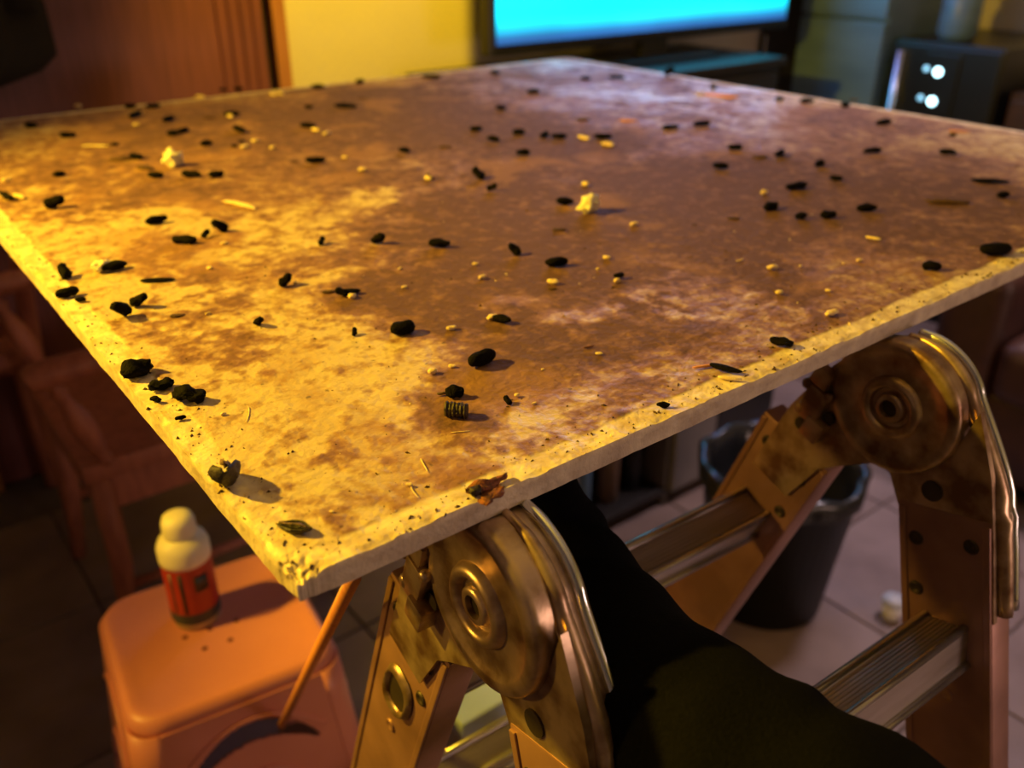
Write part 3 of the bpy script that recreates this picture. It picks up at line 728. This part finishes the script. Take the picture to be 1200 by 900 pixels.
def hinge(x0):
    cx = Vector((x0, 0, HZ)); RX = Matrix.Rotation(-math.pi/2, 4, 'Y')   # local z -> -x (outward)
    # outer plate: a stamped disc running into the left leg
    dprof = [(.0545, -.010), (.0552, .002), (.0548, .0055), (.0530, .0078), (.0490, .0086), (.0450, .0080), (.0425, .0062), (.0300, .0058),
             (.0262, .0062), (.0245, .0098), (.0222, .0118), (.0192, .0118), (.0172, .0100), (.0160, .0066), (.0128, .0060), (.0118, .0098), (.0098, .0110), (.0072, .0108), (.0068, .0050)]
    hg = sharp(link('hinge', lathe(dprof, 56, None, Matrix.Translation(cx) @ RX), M['steel'], lad, True), 50)
    link('pivot_hole', lathe([(.0070, -.001), (.0070, .0075)], 18, None, Matrix.Translation(cx) @ RX), M['dark_steel'], hg)
    # left arm plate
    def P2(d, e, al, pp): v_ = d*al+e*pp; return (v_.y, v_.z)
    poly = [P2(dL, eL, *t) for t in ((-.028, .046), (.020, .062), (.070, .072), (.150, .074), (.150, .030), (.100, .020), (.085, .010), (.056, -.012), (.040, -.036), (.0, .0))]
    bm = prism([(a, HZ+b) for a, b in poly], x0-.0005, x0-.0042, 'X'); sharp(link('hinge_arm', bm, M['steel'], hg))
    # right arm plate: ring round the disc that runs into the right leg, with a rolled flange
    ring = []
    a0 = math.atan2(eR.z, eR.y)
    pts = []
    for i in range(15):
        g = math.radians(100 - i*17)      # from the top, round over the right-hand side
        pts.append((math.cos(g)*.0546*1.0, math.sin(g)*.0546))
    tp = []
    for i in range(11):
        g = math.radians(75+i*12.0); tp.append((math.cos(g)*.0550, math.sin(g)*.0550))
    tail = [P2(dR, eR, *t) for t in ((-.005, .066), (.045, .074), (.100, .0755), (.165, .0755), (.165, -.001), (.090, -.0005), (.060, -.008), (.050, -.020))]
    poly = tp + tail[0:]
    poly2 = [(a, HZ+b) for a, b in poly]
    bm = prism(poly2, x0+.001, x0+.006, 'X'); rp = sharp(link('hinge_arm', bm, M['steel'], hg))
    # flange: raised band on the outer edge of the right plate
    edge = [(math.cos(math.radians(g))*.054, math.sin(math.radians(g))*.054) for g in (82, 98, 114, 130, 146, 160)]
    edge = edge + [P2(dR, eR, *t) for t in ((.030, .066), (.062, .0745), (.105, .0775), (.160, .078))]
    path = [Vector((x0+.012, a, HZ+b)) for a, b in edge]
    pr, rr = smooth_path(path, [.003, .0035, .004, .0045, .005, .0055, .006, .0065, .0065, .006], 4)
    rr = [min(r, max(.003, (1.0003-p_.z))) for r, p_ in zip(rr, pr)]
    link('rolled_flange', tube(pr, rr, 10), M['steel'], hg, True)
    # side wall of the arm between the flange and its lip
    pr, rr = smooth_path([Vector((x0, a, HZ+b)) for a, b in edge], [0]*len(edge), 4)
    bm = bmesh.new(); A_ = [bm.verts.new(q+Vector((.006, 0, 0))) for q in pr]; B_ = [bm.verts.new(q+Vector((.027, 0, -.0005))) for q in pr]
    for i in range(len(pr)-1): bm.faces.new((A_[i], A_[i+1], B_[i+1], B_[i]))
    o = link('side_wall', bm, M['steel'], hg, True); md = o.modifiers.new('t', 'SOLIDIFY'); md.thickness = .002
    path = [Vector((x0+.026, a*1.0, HZ+b-.001)) for a, b in edge]
    pr, rr = smooth_path(path, [.004]*len(edge), 4)
    link('flange_lip', tube(pr, rr, 8), M['chrome'], hg, True)
    # round hole and fold line on the right arm
    c = Vector((x0+.0005, 0, HZ))+dR*.066+eR*.028
    link('arm_hole', lathe([(.0085, -.001), (.0085, .0009)], 18, None, Matrix.Translation(c) @ RX), M['dark_steel'], hg)
    # locking bolt block between disc and left leg
    for (al, pp, sa, sp, hx) in ((.046, .052, .017, .010, .010), (.020, .058, .009, .009, .009), (.064, .040, .010, .009, .013)):
        bm = box(x0-.004-hx, x0-.003, al-sa, al+sa, pp-sp, pp+sp, .002)
        for q in bm.verts: q.co = legpt(dL, eL, q.co.y, q.co.z, q.co.x)
        sharp(link('lock_block', bm, M['steel'], hg))
    for (al, pp, r) in ((.034, .066, .005), (.058, .060, .0055), (.030, .044, .004)):
        c = legpt(dL, eL, al, pp, x0-.006)
        link('bolt', lathe([(r, -.001), (r, .006), (r*.7, .008)], 12, None, Matrix.Translation(c) @ RX), M['steel'], hg, True)
    for (al, pp) in ((.050, .036), (.074, .054)):
        c = legpt(dL, eL, al, pp, x0-.006)
        link('lock_slot', lathe([(.006, -.001), (.006, .0016)], 10, None, Matrix.Translation(c) @ RX), M['dark_steel'], hg)
    # dark spacer inside the hinge
    link('spacer', lathe([(.050, -.022), (.050, .0)], 32, None, Matrix.Translation(cx+Vector((.004, 0, 0))) @ RX), M['dark_steel'], hg, True)
hinge(0.0); hinge(SPAN)

# ------------------------------------------------------------------ arm in a black sleeve, holding the board from below
def dep(px, py, d): return Vector((0, 0, CZ)) + ray(px, py)*d
pts = [W(.334, .505, .9655), W(.331, .43, .938), dep(640, 640, .62), dep(690, 722, .57), dep(763, 815, .5), dep(858, 888, .46), dep(965, 965, .43),
       Vector((.215, .20, .90)), Vector((.275, .05, .965)), Vector((.30, -.08, 1.04)), Vector((.30, -.14, 1.06))]
rad = [.031, .036, .044, .047, .049, .051, .054, .054, .058, .058, .03]
pth, rr = smooth_path(pts, rad, 10)
def folds(t, g):
    return .035*math.sin(26*t*3.1+2.3*math.sin(g)+1.0)*math.sin(g*1+t*9) + .015*math.sin(61*t+3*math.cos(g*2)) + .015*math.sin(5*g+33*t)
per = bpy.data.objects.new('person', None); C.objects.link(per); per.location = (0, 0, 0)
hand_c = W(.330, .462, .955)
# bare forearm and hand as one skinned mesh
sk = bpy.data.meshes.new('body')
verts = []; edges = []; radii = []
def add(p, r, par=None):
    verts.append(tuple(p)); radii.append(r)
    if par is not None: edges.append((par, len(verts)-1))
    return len(verts)-1
f0 = add(W(.326, .41, .926), .016); f1 = add(W(.330, .44, .942), .020, f0); wr = add(W(.332, .462, .956), .024, f1)
pm = add(W(.334, .500, .974), .022, wr); pk = add(W(.336, .535, .981), .019, pm)
for k, (off, ln) in enumerate(((-.033, .070), (-.011, .080), (.012, .074), (.034, .058))):
    kn = add(W(.336+off, .552, .984), .0095, pk)
    j1 = add(W(.336+off*1.35, .552+ln*.45, .9895), .0088, kn); j2 = add(W(.336+off*1.5, .552+ln*.78, .9905), .0082, j1)
    add(W(.336+off*1.55, .552+ln, .9910), .0072, j2)
t0 = add(W(.300, .498, .976), .012, pm); t1 = add(W(.272, .520, .984), .0105, t0); add(W(.256, .546, .9895), .009, t1)
sk.from_pydata(verts, edges, []); body = bpy.data.objects.new('body', sk); C.objects.link(body)
md = body.modifiers.new('skin', 'SKIN'); md.use_smooth_shade = True
for i, r in enumerate(radii):
    sv = sk.skin_vertices[0].data[i]; sv.radius = (r, r*(.75 if i in (pm, pk) else 1)); sv.use_root = (i == 0)
md = body.modifiers.new('sub', 'SUBSURF'); md.levels = 2; md.render_levels = 2
sk.materials.append(M['skin']); body.parent = per
slv = link('sleeve', tube(pth, rr, 36, None, folds), M['sleeve'], per, True)
tag(per, 'person seen only as an arm in a black sleeve reaching under the board', 'person')

# ------------------------------------------------------------------ stool and bottle
SC = (.245, .985); STH = .42
st = root('plastic_stool', SC[0], SC[1], 0, math.radians(-7))
def rrect(h, r, n=8):
    pts = []
    for cx, cy, a0 in ((h-r, h-r, 0), (-h+r, h-r, 90), (-h+r, -h+r, 180), (h-r, -h+r, 270)):
        for i in range(n+1):
            g = math.radians(a0+90*i/n); pts.append((cx+r*math.cos(g), cy+r*math.sin(g)))
    return pts
bm = bmesh.new(); rings = []
for (h, r, z) in ((.112, .040, .4165), (.122, .042, .4205), (.129, .044, .4185), (.134, .045, .410), (.137, .046, .392), (.131, .044, .392), (.128, .043, .408), (.118, .04, .410)):
    rings.append([bm.verts.new((x, y, z)) for x, y in rrect(h, r)])
for k in range(len(rings)-1):
    n = len(rings[0])
    for i in range(n): bm.faces.new((rings[k][i], rings[k][(i+1) % n], rings[k+1][(i+1) % n], rings[k+1][i]))
bm.faces.new(rings[0]); bm.faces.new(rings[-1])
link('seat', bm, M['stool'], st, True)
# four legs: corner shells flaring downward, joined by arched aprons with a slot above
def side_panel():
    """one side in local x (width) and z, an apron with a low arch and a slot, thin shell sloping outward"""
    nx, nz = 110, 150; bm = bmesh.new()
    xs = [-1+2*i/nx for i in range(nx+1)]; zs = [i/nz for i in range(nz+1)]
    def half(z): return .137+(.175-.137)*(1-z/.40)
    def inside(x, z):
        # big arch at the bottom
        aw = .112; ah = .285
        if z < ah and abs(x) < aw*math.sqrt(max(0, 1-(z/ah)**2.2)): return True
        # slot: thin crescent above the arch
        if abs(x) < .088:
            zc = .352-.050*(x/.088)**2
            if abs(z-zc) < .0165*math.sqrt(max(0, 1-(x/.088)**2)): return True
        return False
    grid = {}
    def V_(i, j):
        if (i, j) not in grid:
            z = .40*zs[j]; h = half(z); x = xs[i]*(h-.035)
            grid[(i, j)] = bm.verts.new((x, -h, z))
        return grid[(i, j)]
    for i in range(nx):
        for j in range(nz):
            z = .40*(zs[j]+zs[j+1])/2; x = (xs[i]+xs[i+1])/2*(half(z)-.035)
            if not inside(x, z): bm.faces.new((V_(i, j), V_(i+1, j), V_(i+1, j+1), V_(i, j+1)))
    return bm
for k in range(4):
    o = link('side_panel', side_panel(), M['stool'], st, True); o.rotation_euler.z = k*math.pi/2
    md = o.modifiers.new('t', 'SOLIDIFY'); md.thickness = .004
    # rounded corner leg
    bm = bmesh.new(); rows = []
    for j in range(9):
        z = .40*j/8; h = .137+(.175-.137)*(1-z/.40); r = .036; row = []
        for i in range(9):
            g = math.radians(-90+90*i/8); row.append(bm.verts.new((h-r+r*math.cos(g), -h+r+r*math.sin(g), z)))
        rows.append(row)
    for j in range(8):
        for i in range(8): bm.faces.new((rows[j][i], rows[j][i+1], rows[j+1][i+1], rows[j+1][i]))
    o = link('leg', bm, M['stool'], st, True); o.rotation_euler.z = k*math.pi/2
    md = o.modifiers.new('t', 'SOLIDIFY'); md.thickness = .004
    # raised rib over the arch and the slot
    rib = [Vector((.113*math.cos(math.pi*i/24), -.0, 0.288*abs(math.sin(math.pi*i/24))**(1/1.1))) for i in range(25)]
    rib = [Vector((q.x, -(.137+(.175-.137)*(1-q.z/.40))-.0008, q.z)) for q in rib]
    o = link('arch_rim', tube(rib, [.004]*25, 8), M['stool'], st, True); o.rotation_euler.z = k*math.pi/2
    rib = [Vector((.096*(i/12-1), 0, 0.3745-.056*(i/12-1)**2)) for i in range(25)]
    rib = [Vector((q.x, -(.137+(.175-.137)*(1-q.z/.40))-.0005, q.z)) for q in rib]
    o = link('slot_rim', tube(rib, [.0035]*25, 8), M['stool'], st, True); o.rotation_euler.z = k*math.pi/2
inv = (Matrix.Translation(st.location) @ Matrix.Rotation(RZ+math.radians(-7), 4, 'Z')).inverted()
for (x, y) in ((217, 747), (240, 760), (270, 750), (277, 727), (246, 737)):
    q = inv @ onz(x, y, STH-.0035)
    link('vent_hole', lathe([(.004, .4158), (.004, .4169)], 12, None, Matrix.Translation((q.x, q.y, 0))), M['hole'], st)
tag(st, 'orange plastic stool with arched sides and vent holes, under the board', 'stool')
bp_ = onz(232, 722, STH-.003)
bt = bpy.data.objects.new('glue_bottle', None); C.objects.link(bt); bt.location = (bp_.x, bp_.y, .4163)
bt.rotation_euler.z = math.radians(20)
link('body', lathe([(.028, 0), (.031, .003), (.031, .022), (.0325, .024), (.0325, .108), (.0325, .110)], 36), M['clearbase'], bt, True)
link('label', lathe([(.0331, .030), (.0331, .106)], 36, cap=False), M['label_red'], bt, True)
link('label_band', lathe([(.0334, .014), (.0334, .031)], 36, cap=False), M['label_navy'], bt, True)
def patch(name, a0, a1, z0, z1, m):
    bm = bmesh.new(); A = []; B = []
    for i in range(9):
        g = math.radians(a0+(a1-a0)*i/8); A.append(bm.verts.new((.0336*math.cos(g), .0336*math.sin(g), z0))); B.append(bm.verts.new((.0336*math.cos(g), .0336*math.sin(g), z1)))
    for i in range(8): bm.faces.new((A[i], A[i+1], B[i+1], B[i]))
    o = link(name, bm, m, bt, True); md = o.modifiers.new('t', 'SOLIDIFY'); md.thickness = .0004
    return o
patch('label_print', -78, -45, .066, .092, M['label_dark'])
patch('label_stripe', -112, -104, .034, .100, M['label_dark'])
patch('label_stripe', -135, -130, .034, .100, M['label_navy'])
link('shoulder', lathe([(.0335, .106), (.0340, .112), (.0340, .128), (.030, .138), (.022, .144), (.019, .146)], 36), M['cap'], bt, True)
link('cap', lathe([(.021, .143), (.022, .150), (.0215, .164), (.019, .172), (.012, .176), (.004, .177)], 30), M['cap'], bt, True)
tag(bt, 'small bottle with red label and cream cap standing on the orange stool', 'bottle')
# thin stick leaning between stool and ladder
A = W(.268, .842, .340); B = W(.205, .44, .885)
o = link('stick', tube([A, A.lerp(B, .5), B], [.0055, .0055, .0055], 12), M['rod'], None, True)
tag(o, 'thin orange-brown stick leaning from the stool side up behind the ladder leg', 'stick')

# ------------------------------------------------------------------ wooden chairs on the left
def turned(p0, p1, r, name, par, bulge=1.7):
    p0, p1 = Vector(p0), Vector(p1); n = 16; path = [p0.lerp(p1, i/n) for i in range(n+1)]
    rad = [r*(.7+ (bulge-.7)*math.sin(math.pi*min(max((i/n-.05)/.8, 0), 1))**1.6 + (.45 if i in (1, 14) else 0)) for i in range(n+1)]
    return link(name, tube(path, rad, 14), M['chair'], par, True)
ca = root('wooden_armchair', .20, 1.46, 0)
# local x runs from the front of the seat to its back, y across the seat
sharp(link('seat', box(.0, .44, .0, .44, .415, .450, .008), M['chair'], ca))
link('apron', box(.02, .42, .015, .040, .345, .416), M['chair'], ca)
link('apron', box(.02, .42, .400, .425, .345, .416), M['chair'], ca)
link('apron', box(.015, .040, .03, .41, .345, .416), M['chair'], ca)
for (x, y, dx, dy) in ((.03, .03, -.02, -.01), (.03, .41, -.02, .01), (.41, .03, .03, -.01), (.41, .41, .03, .01)):
    link('leg', tube([(x+dx, y+dy, 0), (x, y, .21), (x, y, .42)], [.015, .020, .021], 12), M['chair'], ca, True)
for y in (.03, .41):
    link('stretcher', tube([(.02, y, .16), (.42, y, .16)], [.010, .010], 10), M['chair'], ca, True)
for y in (-.015, .455):
    turned((.045, y+(.02 if y < 0 else -.02), .445), (-.010, y, .628), .013, 'arm_post', ca)
    pr, rr2 = smooth_path([(-.045, y, .638), (-.01, y, .645), (.15, y, .652), (.43, y+(.03 if y < 0 else -.03), .660)], [.020, .024, .020, .018], 5)
    link('arm', tube(pr, rr2, 12), M['chair'], ca, True)
for y in (.03, .41):
    link('back_post', tube([(.42, y, .43), (.45, y, .70), (.50, y, .96)], [.018, .018, .016], 12), M['chair'], ca, True)
for z, xx in ((.62, .438), (.78, .468), (.93, .494)):
    link('back_rail', box(xx-.009, xx+.009, .03, .41, z-.03, z+.03, .004), M['chair'], ca)
for y in (.12, .19, .25, .32):
    link('back_spindle', tube([(.425, y, .45), (.494, y, .92)], [.008, .008], 10), M['chair'], ca, True)
tag(ca, 'dark wooden armchair with turned arm posts, beside the stool', 'chair')
cb = root('wooden_chair', -.165, 1.975, 0)
sharp(link('seat', box(.0, .42, .02, .27, .42, .448, .008), M['chair'], cb))
for (x, y) in ((.02, .04), (.40, .04), (.02, .25), (.40, .25)):
    link('leg', tube([(x, y, 0), (x, y, .43)], [.016, .020], 12), M['chair'], cb, True)
for x in (.012, .408):
    link('back_post', tube([(x, .03, .43), (x+(.015 if x > .2 else -.015), -.005, .66), (x+(.02 if x > .2 else -.02), -.05, .93)], [.019, .018, .016], 12), M['chair'], cb, True)
for z, yy in ((.455, .022), (.53, .016), (.63, .0), (.74, -.018), (.84, -.034)):
    link('back_rail', box(-.0, .42, yy-.008, yy+.008, z-.018, z+.018, .004), M['chair'], cb)
for x in (.10, .21, .32):
    link('back_slat', box(x-.014, x+.014, -.010, .012, .45, .83, .003), M['chair'], cb)
tag(cb, 'dark wooden chair with a lattice back, behind the armchair', 'chair')

# ------------------------------------------------------------------ dark coat on the door
ch = root('coat', .275, 2.235, 0)
bm = bmesh.new(); rings = []
for k in range(22):
    t = k/21; z = 1.62-.66*t; wv = .05+.11*min(1, t*3)+.02*t; wv *= (1-.75*max(0, (t-.90)/.10)**2); ring = []
    for i in range(28):
        g = 2*math.pi*i/28; f = 1+.12*math.sin(5*g+t*2)+.05*math.sin(11*g)
        ring.append(bm.verts.new((math.cos(g)*wv*f, max(-.05, min(.045, math.sin(g)*.045*f)), z)))
    rings.append(ring)
for k in range(21):
    for i in range(28): bm.faces.new((rings[k][i], rings[k][(i+1) % 28], rings[k+1][(i+1) % 28], rings[k+1][i]))
bm.faces.new(rings[0]); bm.faces.new(rings[-1])
link('coat_body', bm, M['coat'], ch, True)
link('coat_sleeve', tube([(.11, 0, 1.52), (.135, -.012, 1.35), (.14, -.012, 1.12)], [.04, .042, .036], 14), M['coat'], ch, True)
link('hook', tube([(0, .05, 1.64), (0, .01, 1.64), (0, -.01, 1.67)], [.006]*3, 8), M['chrome'], ch, True)
tag(ch, 'dark coat hanging on the brown wooden door', 'coat')

# ------------------------------------------------------------------ television and sideboard
sb = root('sideboard', 1.38, 1.80, 0)
link('body', box(0, 1.10, .02, .44, .06, .88, .004), M['blackwood'], sb)
link('top', box(-.015, 1.115, 0, .45, .88, .905, .004), M['blackwood'], sb)
for k in range(3):
    dr = link('door', box(.015+.36*k, .365+.36*k, .004, .022, .09, .86, .004), M['blackwood'], sb)
    link('handle', tube([(.335+.36*k, -.004, .40), (.335+.36*k, -.004, .54)], [.006, .006], 8), M['chrome'], dr, True)
for x in (.06, 1.04):
    for y in (.06, .40): link('foot', tube([(x, y, 0), (x, y, .065)], [.018, .022], 10), M['blackwood'], sb, True)
tag(sb, 'long black sideboard under the glowing television', 'sideboard')
tv = root('television', 1.48, 2.0, .905)
link('frame', box(0, 1.27, .004, .05, .055, .80, .006), M['black'], tv)
scr = link('screen', box(.022, 1.248, -.001, .006, .085, .785), None, tv, mats=[M['black']])
sm_ = bpy.data.materials.new('screen_picture'); sm_.use_nodes = True; nt = sm_.node_tree; b = nt.nodes['Principled BSDF']
b.inputs['Base Color'].default_value = (.01, .01, .012, 1); b.inputs['Roughness'].default_value = .2
tc = nt.nodes.new('ShaderNodeTexCoord'); sx = nt.nodes.new('ShaderNodeSeparateXYZ'); nt.links.new(tc.outputs['Object'], sx.inputs[0])
n1 = nt.nodes.new('ShaderNodeTexNoise'); n1.inputs['Scale'].default_value = 3.0; nt.links.new(tc.outputs['Object'], n1.inputs['Vector'])
rp = nt.nodes.new('ShaderNodeValToRGB'); cr = rp.color_ramp
cr.elements[0].position = .10; cr.elements[0].color = (.005, .03, .09, 1); cr.elements[1].position = .155; cr.elements[1].color = (.0, .32, .44, 1)
for ps, cc in ((.27, (.0, .38, .46)), (.42, (.22, .34, 1.0)), (.75, (.32, .36, 1.0))):
    e_ = cr.elements.new(ps); e_.color = (*cc, 1)
nt.links.new(sx.outputs['Z'], rp.inputs['Fac'])
r2 = nt.nodes.new('ShaderNodeMapRange'); r2.inputs['From Min'].default_value = .3; r2.inputs['From Max'].default_value = .7
r2.inputs['To Min'].default_value = 4.6; r2.inputs['To Max'].default_value = 6.8
nt.links.new(n1.outputs['Fac'], r2.inputs['Value'])
nt.links.new(rp.outputs['Color'], b.inputs['Emission Color']); nt.links.new(r2.outputs[0], b.inputs['Emission Strength'])
scr.data.materials[0] = sm_
link('stand_foot', box(.42, .85, -.07, .12, 0, .014, .004), M['black'], tv)
link('stand_neck', box(.58, .69, .012, .045, .010, .07, .003), M['black'], tv)
tag(tv, 'wide television with a bright cyan picture on the black sideboard', 'television')

# ------------------------------------------------------------------ along the right wall
def rbox(name, a0, a1, b0, b1, z0, z1, m, par, r=.004):
    return link(name, box(a0, a1, b0, b1, z0, z1, r), M[m], par)
x = root('tall_cabinet', 3.0, 2.10, 0)
rbox('body', .0, .55, .0, .19, 0, 1.5, 'black', x); rbox('door', -.018, .0, .004, .186, .05, 1.48, 'black', x); rbox('handle', -.03, -.016, .15, .16, .7, .9, 'chrome', x)
tag(x, 'narrow tall black cabinet just right of the television', 'cabinet')
x = root('fridge', 2.98, 1.76, 0)
rbox('body', .0, .55, .0, .335, .03, 1.45, 'palegrey', x); rbox('door', -.03, .0, .0, .335, .05, .98, 'palegrey', x); rbox('freezer_door', -.03, .0, .0, .335, .992, 1.44, 'palegrey', x)
rbox('handle', -.045, -.028, .02, .04, .35, .60, 'greyplastic', x); rbox('plinth', .02, .5, .01, .32, 0, .035, 'black', x)
tag(x, 'tall blue-grey fridge between black cabinets', 'fridge')
x = root('rack_cabinet', 3.0, 1.36, 0)
rbox('body', .0, .55, .0, .375, 0, .93, 'black', x)
dr = rbox('door', -.016, .0, .004, .37, .04, .92, 'black', x)
link('door_rail', tube([(-.03, .335, .10), (-.03, .335, .90)], [.016, .016], 12), M['chrome'], dr, True)
pn = rbox('control_panel', -.024, -.014, .13, .25, .66, .90, 'black', x, .002)
for z in (.845, .752):
    link('light', lathe([(.013, 0), (.013, .006), (.009, .009)], 16, None, Matrix.Translation((-.022, .195, z)) @ Matrix.Rotation(-math.pi/2, 4, 'Y')), M['led'], pn, True)
    link('light_dim', lathe([(.009, 0), (.009, .004)], 14, None, Matrix.Translation((-.022, .237, z+.006)) @ Matrix.Rotation(-math.pi/2, 4, 'Y')), M['leddim'], pn, True)
tag(x, 'black cabinet with a chrome rail and two bright white lights', 'cabinet')
x = root('storage_jar', 3.13, 1.60, .93)
link('body', lathe([(.05, 0), (.062, .02), (.062, .13), (.045, .16), (.045, .17)], 24), M['palegrey'], x, True)
link('lid', lathe([(.048, .168), (.05, .18), (.02, .195)], 24), M['greyplastic'], x, True)
tag(x, 'blue-grey lidded jar standing on the cabinet with lights', 'jar')
x = root('cupboard', 3.05, .30, 0)
rbox('body', .0, .5, .0, 1.04, 0, .80, 'leather', x)
for k in range(2):
    dr = rbox('door', -.018, .0, .01+.515*k, .515+.515*k, .05, .78, 'leather', x); rbox('handle', -.03, -.017, .46+.515*k, .48+.515*k, .40, .52, 'chrome', dr)
tag(x, 'low dark brown cupboard along the right wall', 'cupboard')

# ------------------------------------------------------------------ things on the floor at the right
x = root('armchair', 2.02, .12, 0)
sharp(link('base', box(.04, .78, .10, .70, .06, .28, .02, 3), M['leather'], x), 60)
sharp(link('seat_cushion', box(.0, .60, .14, .66, .27, .43, .05, 4), M['leather'], x), 60)
sharp(link('armrest', box(.0, .78, -.02, .14, .06, .58, .05, 4), M['leather'], x), 60)
sharp(link('armrest', box(.0, .78, .66, .82, .06, .58, .05, 4), M['leather'], x), 60)
sharp(link('backrest', box(.58, .82, .0, .80, .06, .88, .06, 4), M['leather'], x), 60)
for q in ((.06, .02), (.06, .78), (.74, .02), (.74, .78)):
    link('foot', tube([(q[0], q[1], 0), (q[0], q[1], .07)], [.016, .02], 10), M['blackwood'], x, True)
tag(x, 'dark brown leather armchair behind the ladder', 'armchair')
bn = root('waste_bin', 1.335, .845, 0)
link('bucket', lathe([(.116, 0), (.120, .004), (.152, .300), (.160, .304), (.161, .326), (.155, .331), (.149, .326), (.146, .300), (.112, .012)], 40, cap=True), M['binblack'], bn, True)
def lw(g): return 1+.02*math.sin(7*g)+.015*math.sin(13*g+1)
bm = bmesh.new(); rings = []
for (r, z) in ((.163, .296), (.165, .331), (.158, .338), (.147, .334), (.140, .29), (.126, .22), (.06, .19), (.01, .185)):
    rings.append([bm.verts.new((r*lw(2*math.pi*i/48)*math.cos(2*math.pi*i/48), r*lw(2*math.pi*i/48)*math.sin(2*math.pi*i/48), z+.008*math.sin(9*2*math.pi*i/48+r*90)*(1 if r < .15 else .4))) for i in range(48)])
for k in range(len(rings)-1):
    for i in range(48): bm.faces.new((rings[k][i], rings[k][(i+1) % 48], rings[k+1][(i+1) % 48], rings[k+1][i]))
bm.faces.new(rings[-1])
o = link('liner', bm, M['liner'], bn, True)
tag(bn, 'black round waste bin with a shiny grey liner, behind the ladder', 'bin')
p = onz(1043, 722, 0)
x = bpy.data.objects.new('plastic_cup', None); C.objects.link(x); x.location = (p.x, p.y, 0); x.rotation_euler.z = 2.2
link('body', lathe([(.016, 0), (.0175, .002), (.024, .040), (.0225, .040), (.016, .004)], 24), M['white'], x, True)
link('lid', lathe([(.0248, .037), (.025, .042), (.019, .050), (.006, .053)], 24), M['greyplastic'], x, True)
tag(x, 'small white cup with grey lid on the floor tiles by the ladder rung', 'cup')
x = root('storage_box', .53, .805, 0)
link('body', box(0, .24, 0, .20, 0, .17, .004), M['greyplastic'], x); link('lid', box(-.006, .246, -.006, .206, .165, .20, .005), M['bluebox'], x)
tag(x, 'pale blue lidded box on the floor between the ladder legs', 'box')
x = root('low_shelf', 1.10, 1.20, 0)
for k, (x0, x1) in enumerate(((0, .018), (.30, .318), (.68, .70))): rbox('side_panel', x0, x1, 0, .32, 0, .42, 'greypanel', x, .002)
rbox('top', 0, .70, 0, .32, .42, .44, 'greypanel', x, .002); rbox('bottom', .018, .68, 0, .32, .03, .05, 'blackwood', x, .002); rbox('back', .018, .68, .31, .32, .05, .42, 'blackwood', x, .001)
rbox('door', .318, .46, -.012, .0, .04, .415, 'greypanel', x, .002); rbox('door', .465, .68, -.012, .0, .04, .415, 'black', x, .002)
tag(x, 'low grey shelf unit with a black door, standing behind the ladder', 'shelf unit')
for k, (a, m_, r, h_, lab) in enumerate(((.085, 'palegrey', .020, .17, 'slim blue-grey bottle on the low shelf unit'), (.165, 'brownjar', .028, .19, 'brown bottle on the low shelf unit beside the blue-grey one'), (.245, 'black', .024, .24, 'tall black bottle on the low shelf unit'))):
    bx = root('bottle', 1.10+a, 1.20+.06, .05)
    link('body', lathe([(r*.9, 0), (r, .006), (r, h_*.66), (r*.5, h_*.8), (r*.42, h_*.82)], 20), M[m_], bx, True)
    link('cap', lathe([(r*.46, h_*.8), (r*.48, h_*.82), (r*.48, h_*.97), (r*.4, h_)], 16), M['black'], bx, True)
    tag(bx, lab, 'bottle')
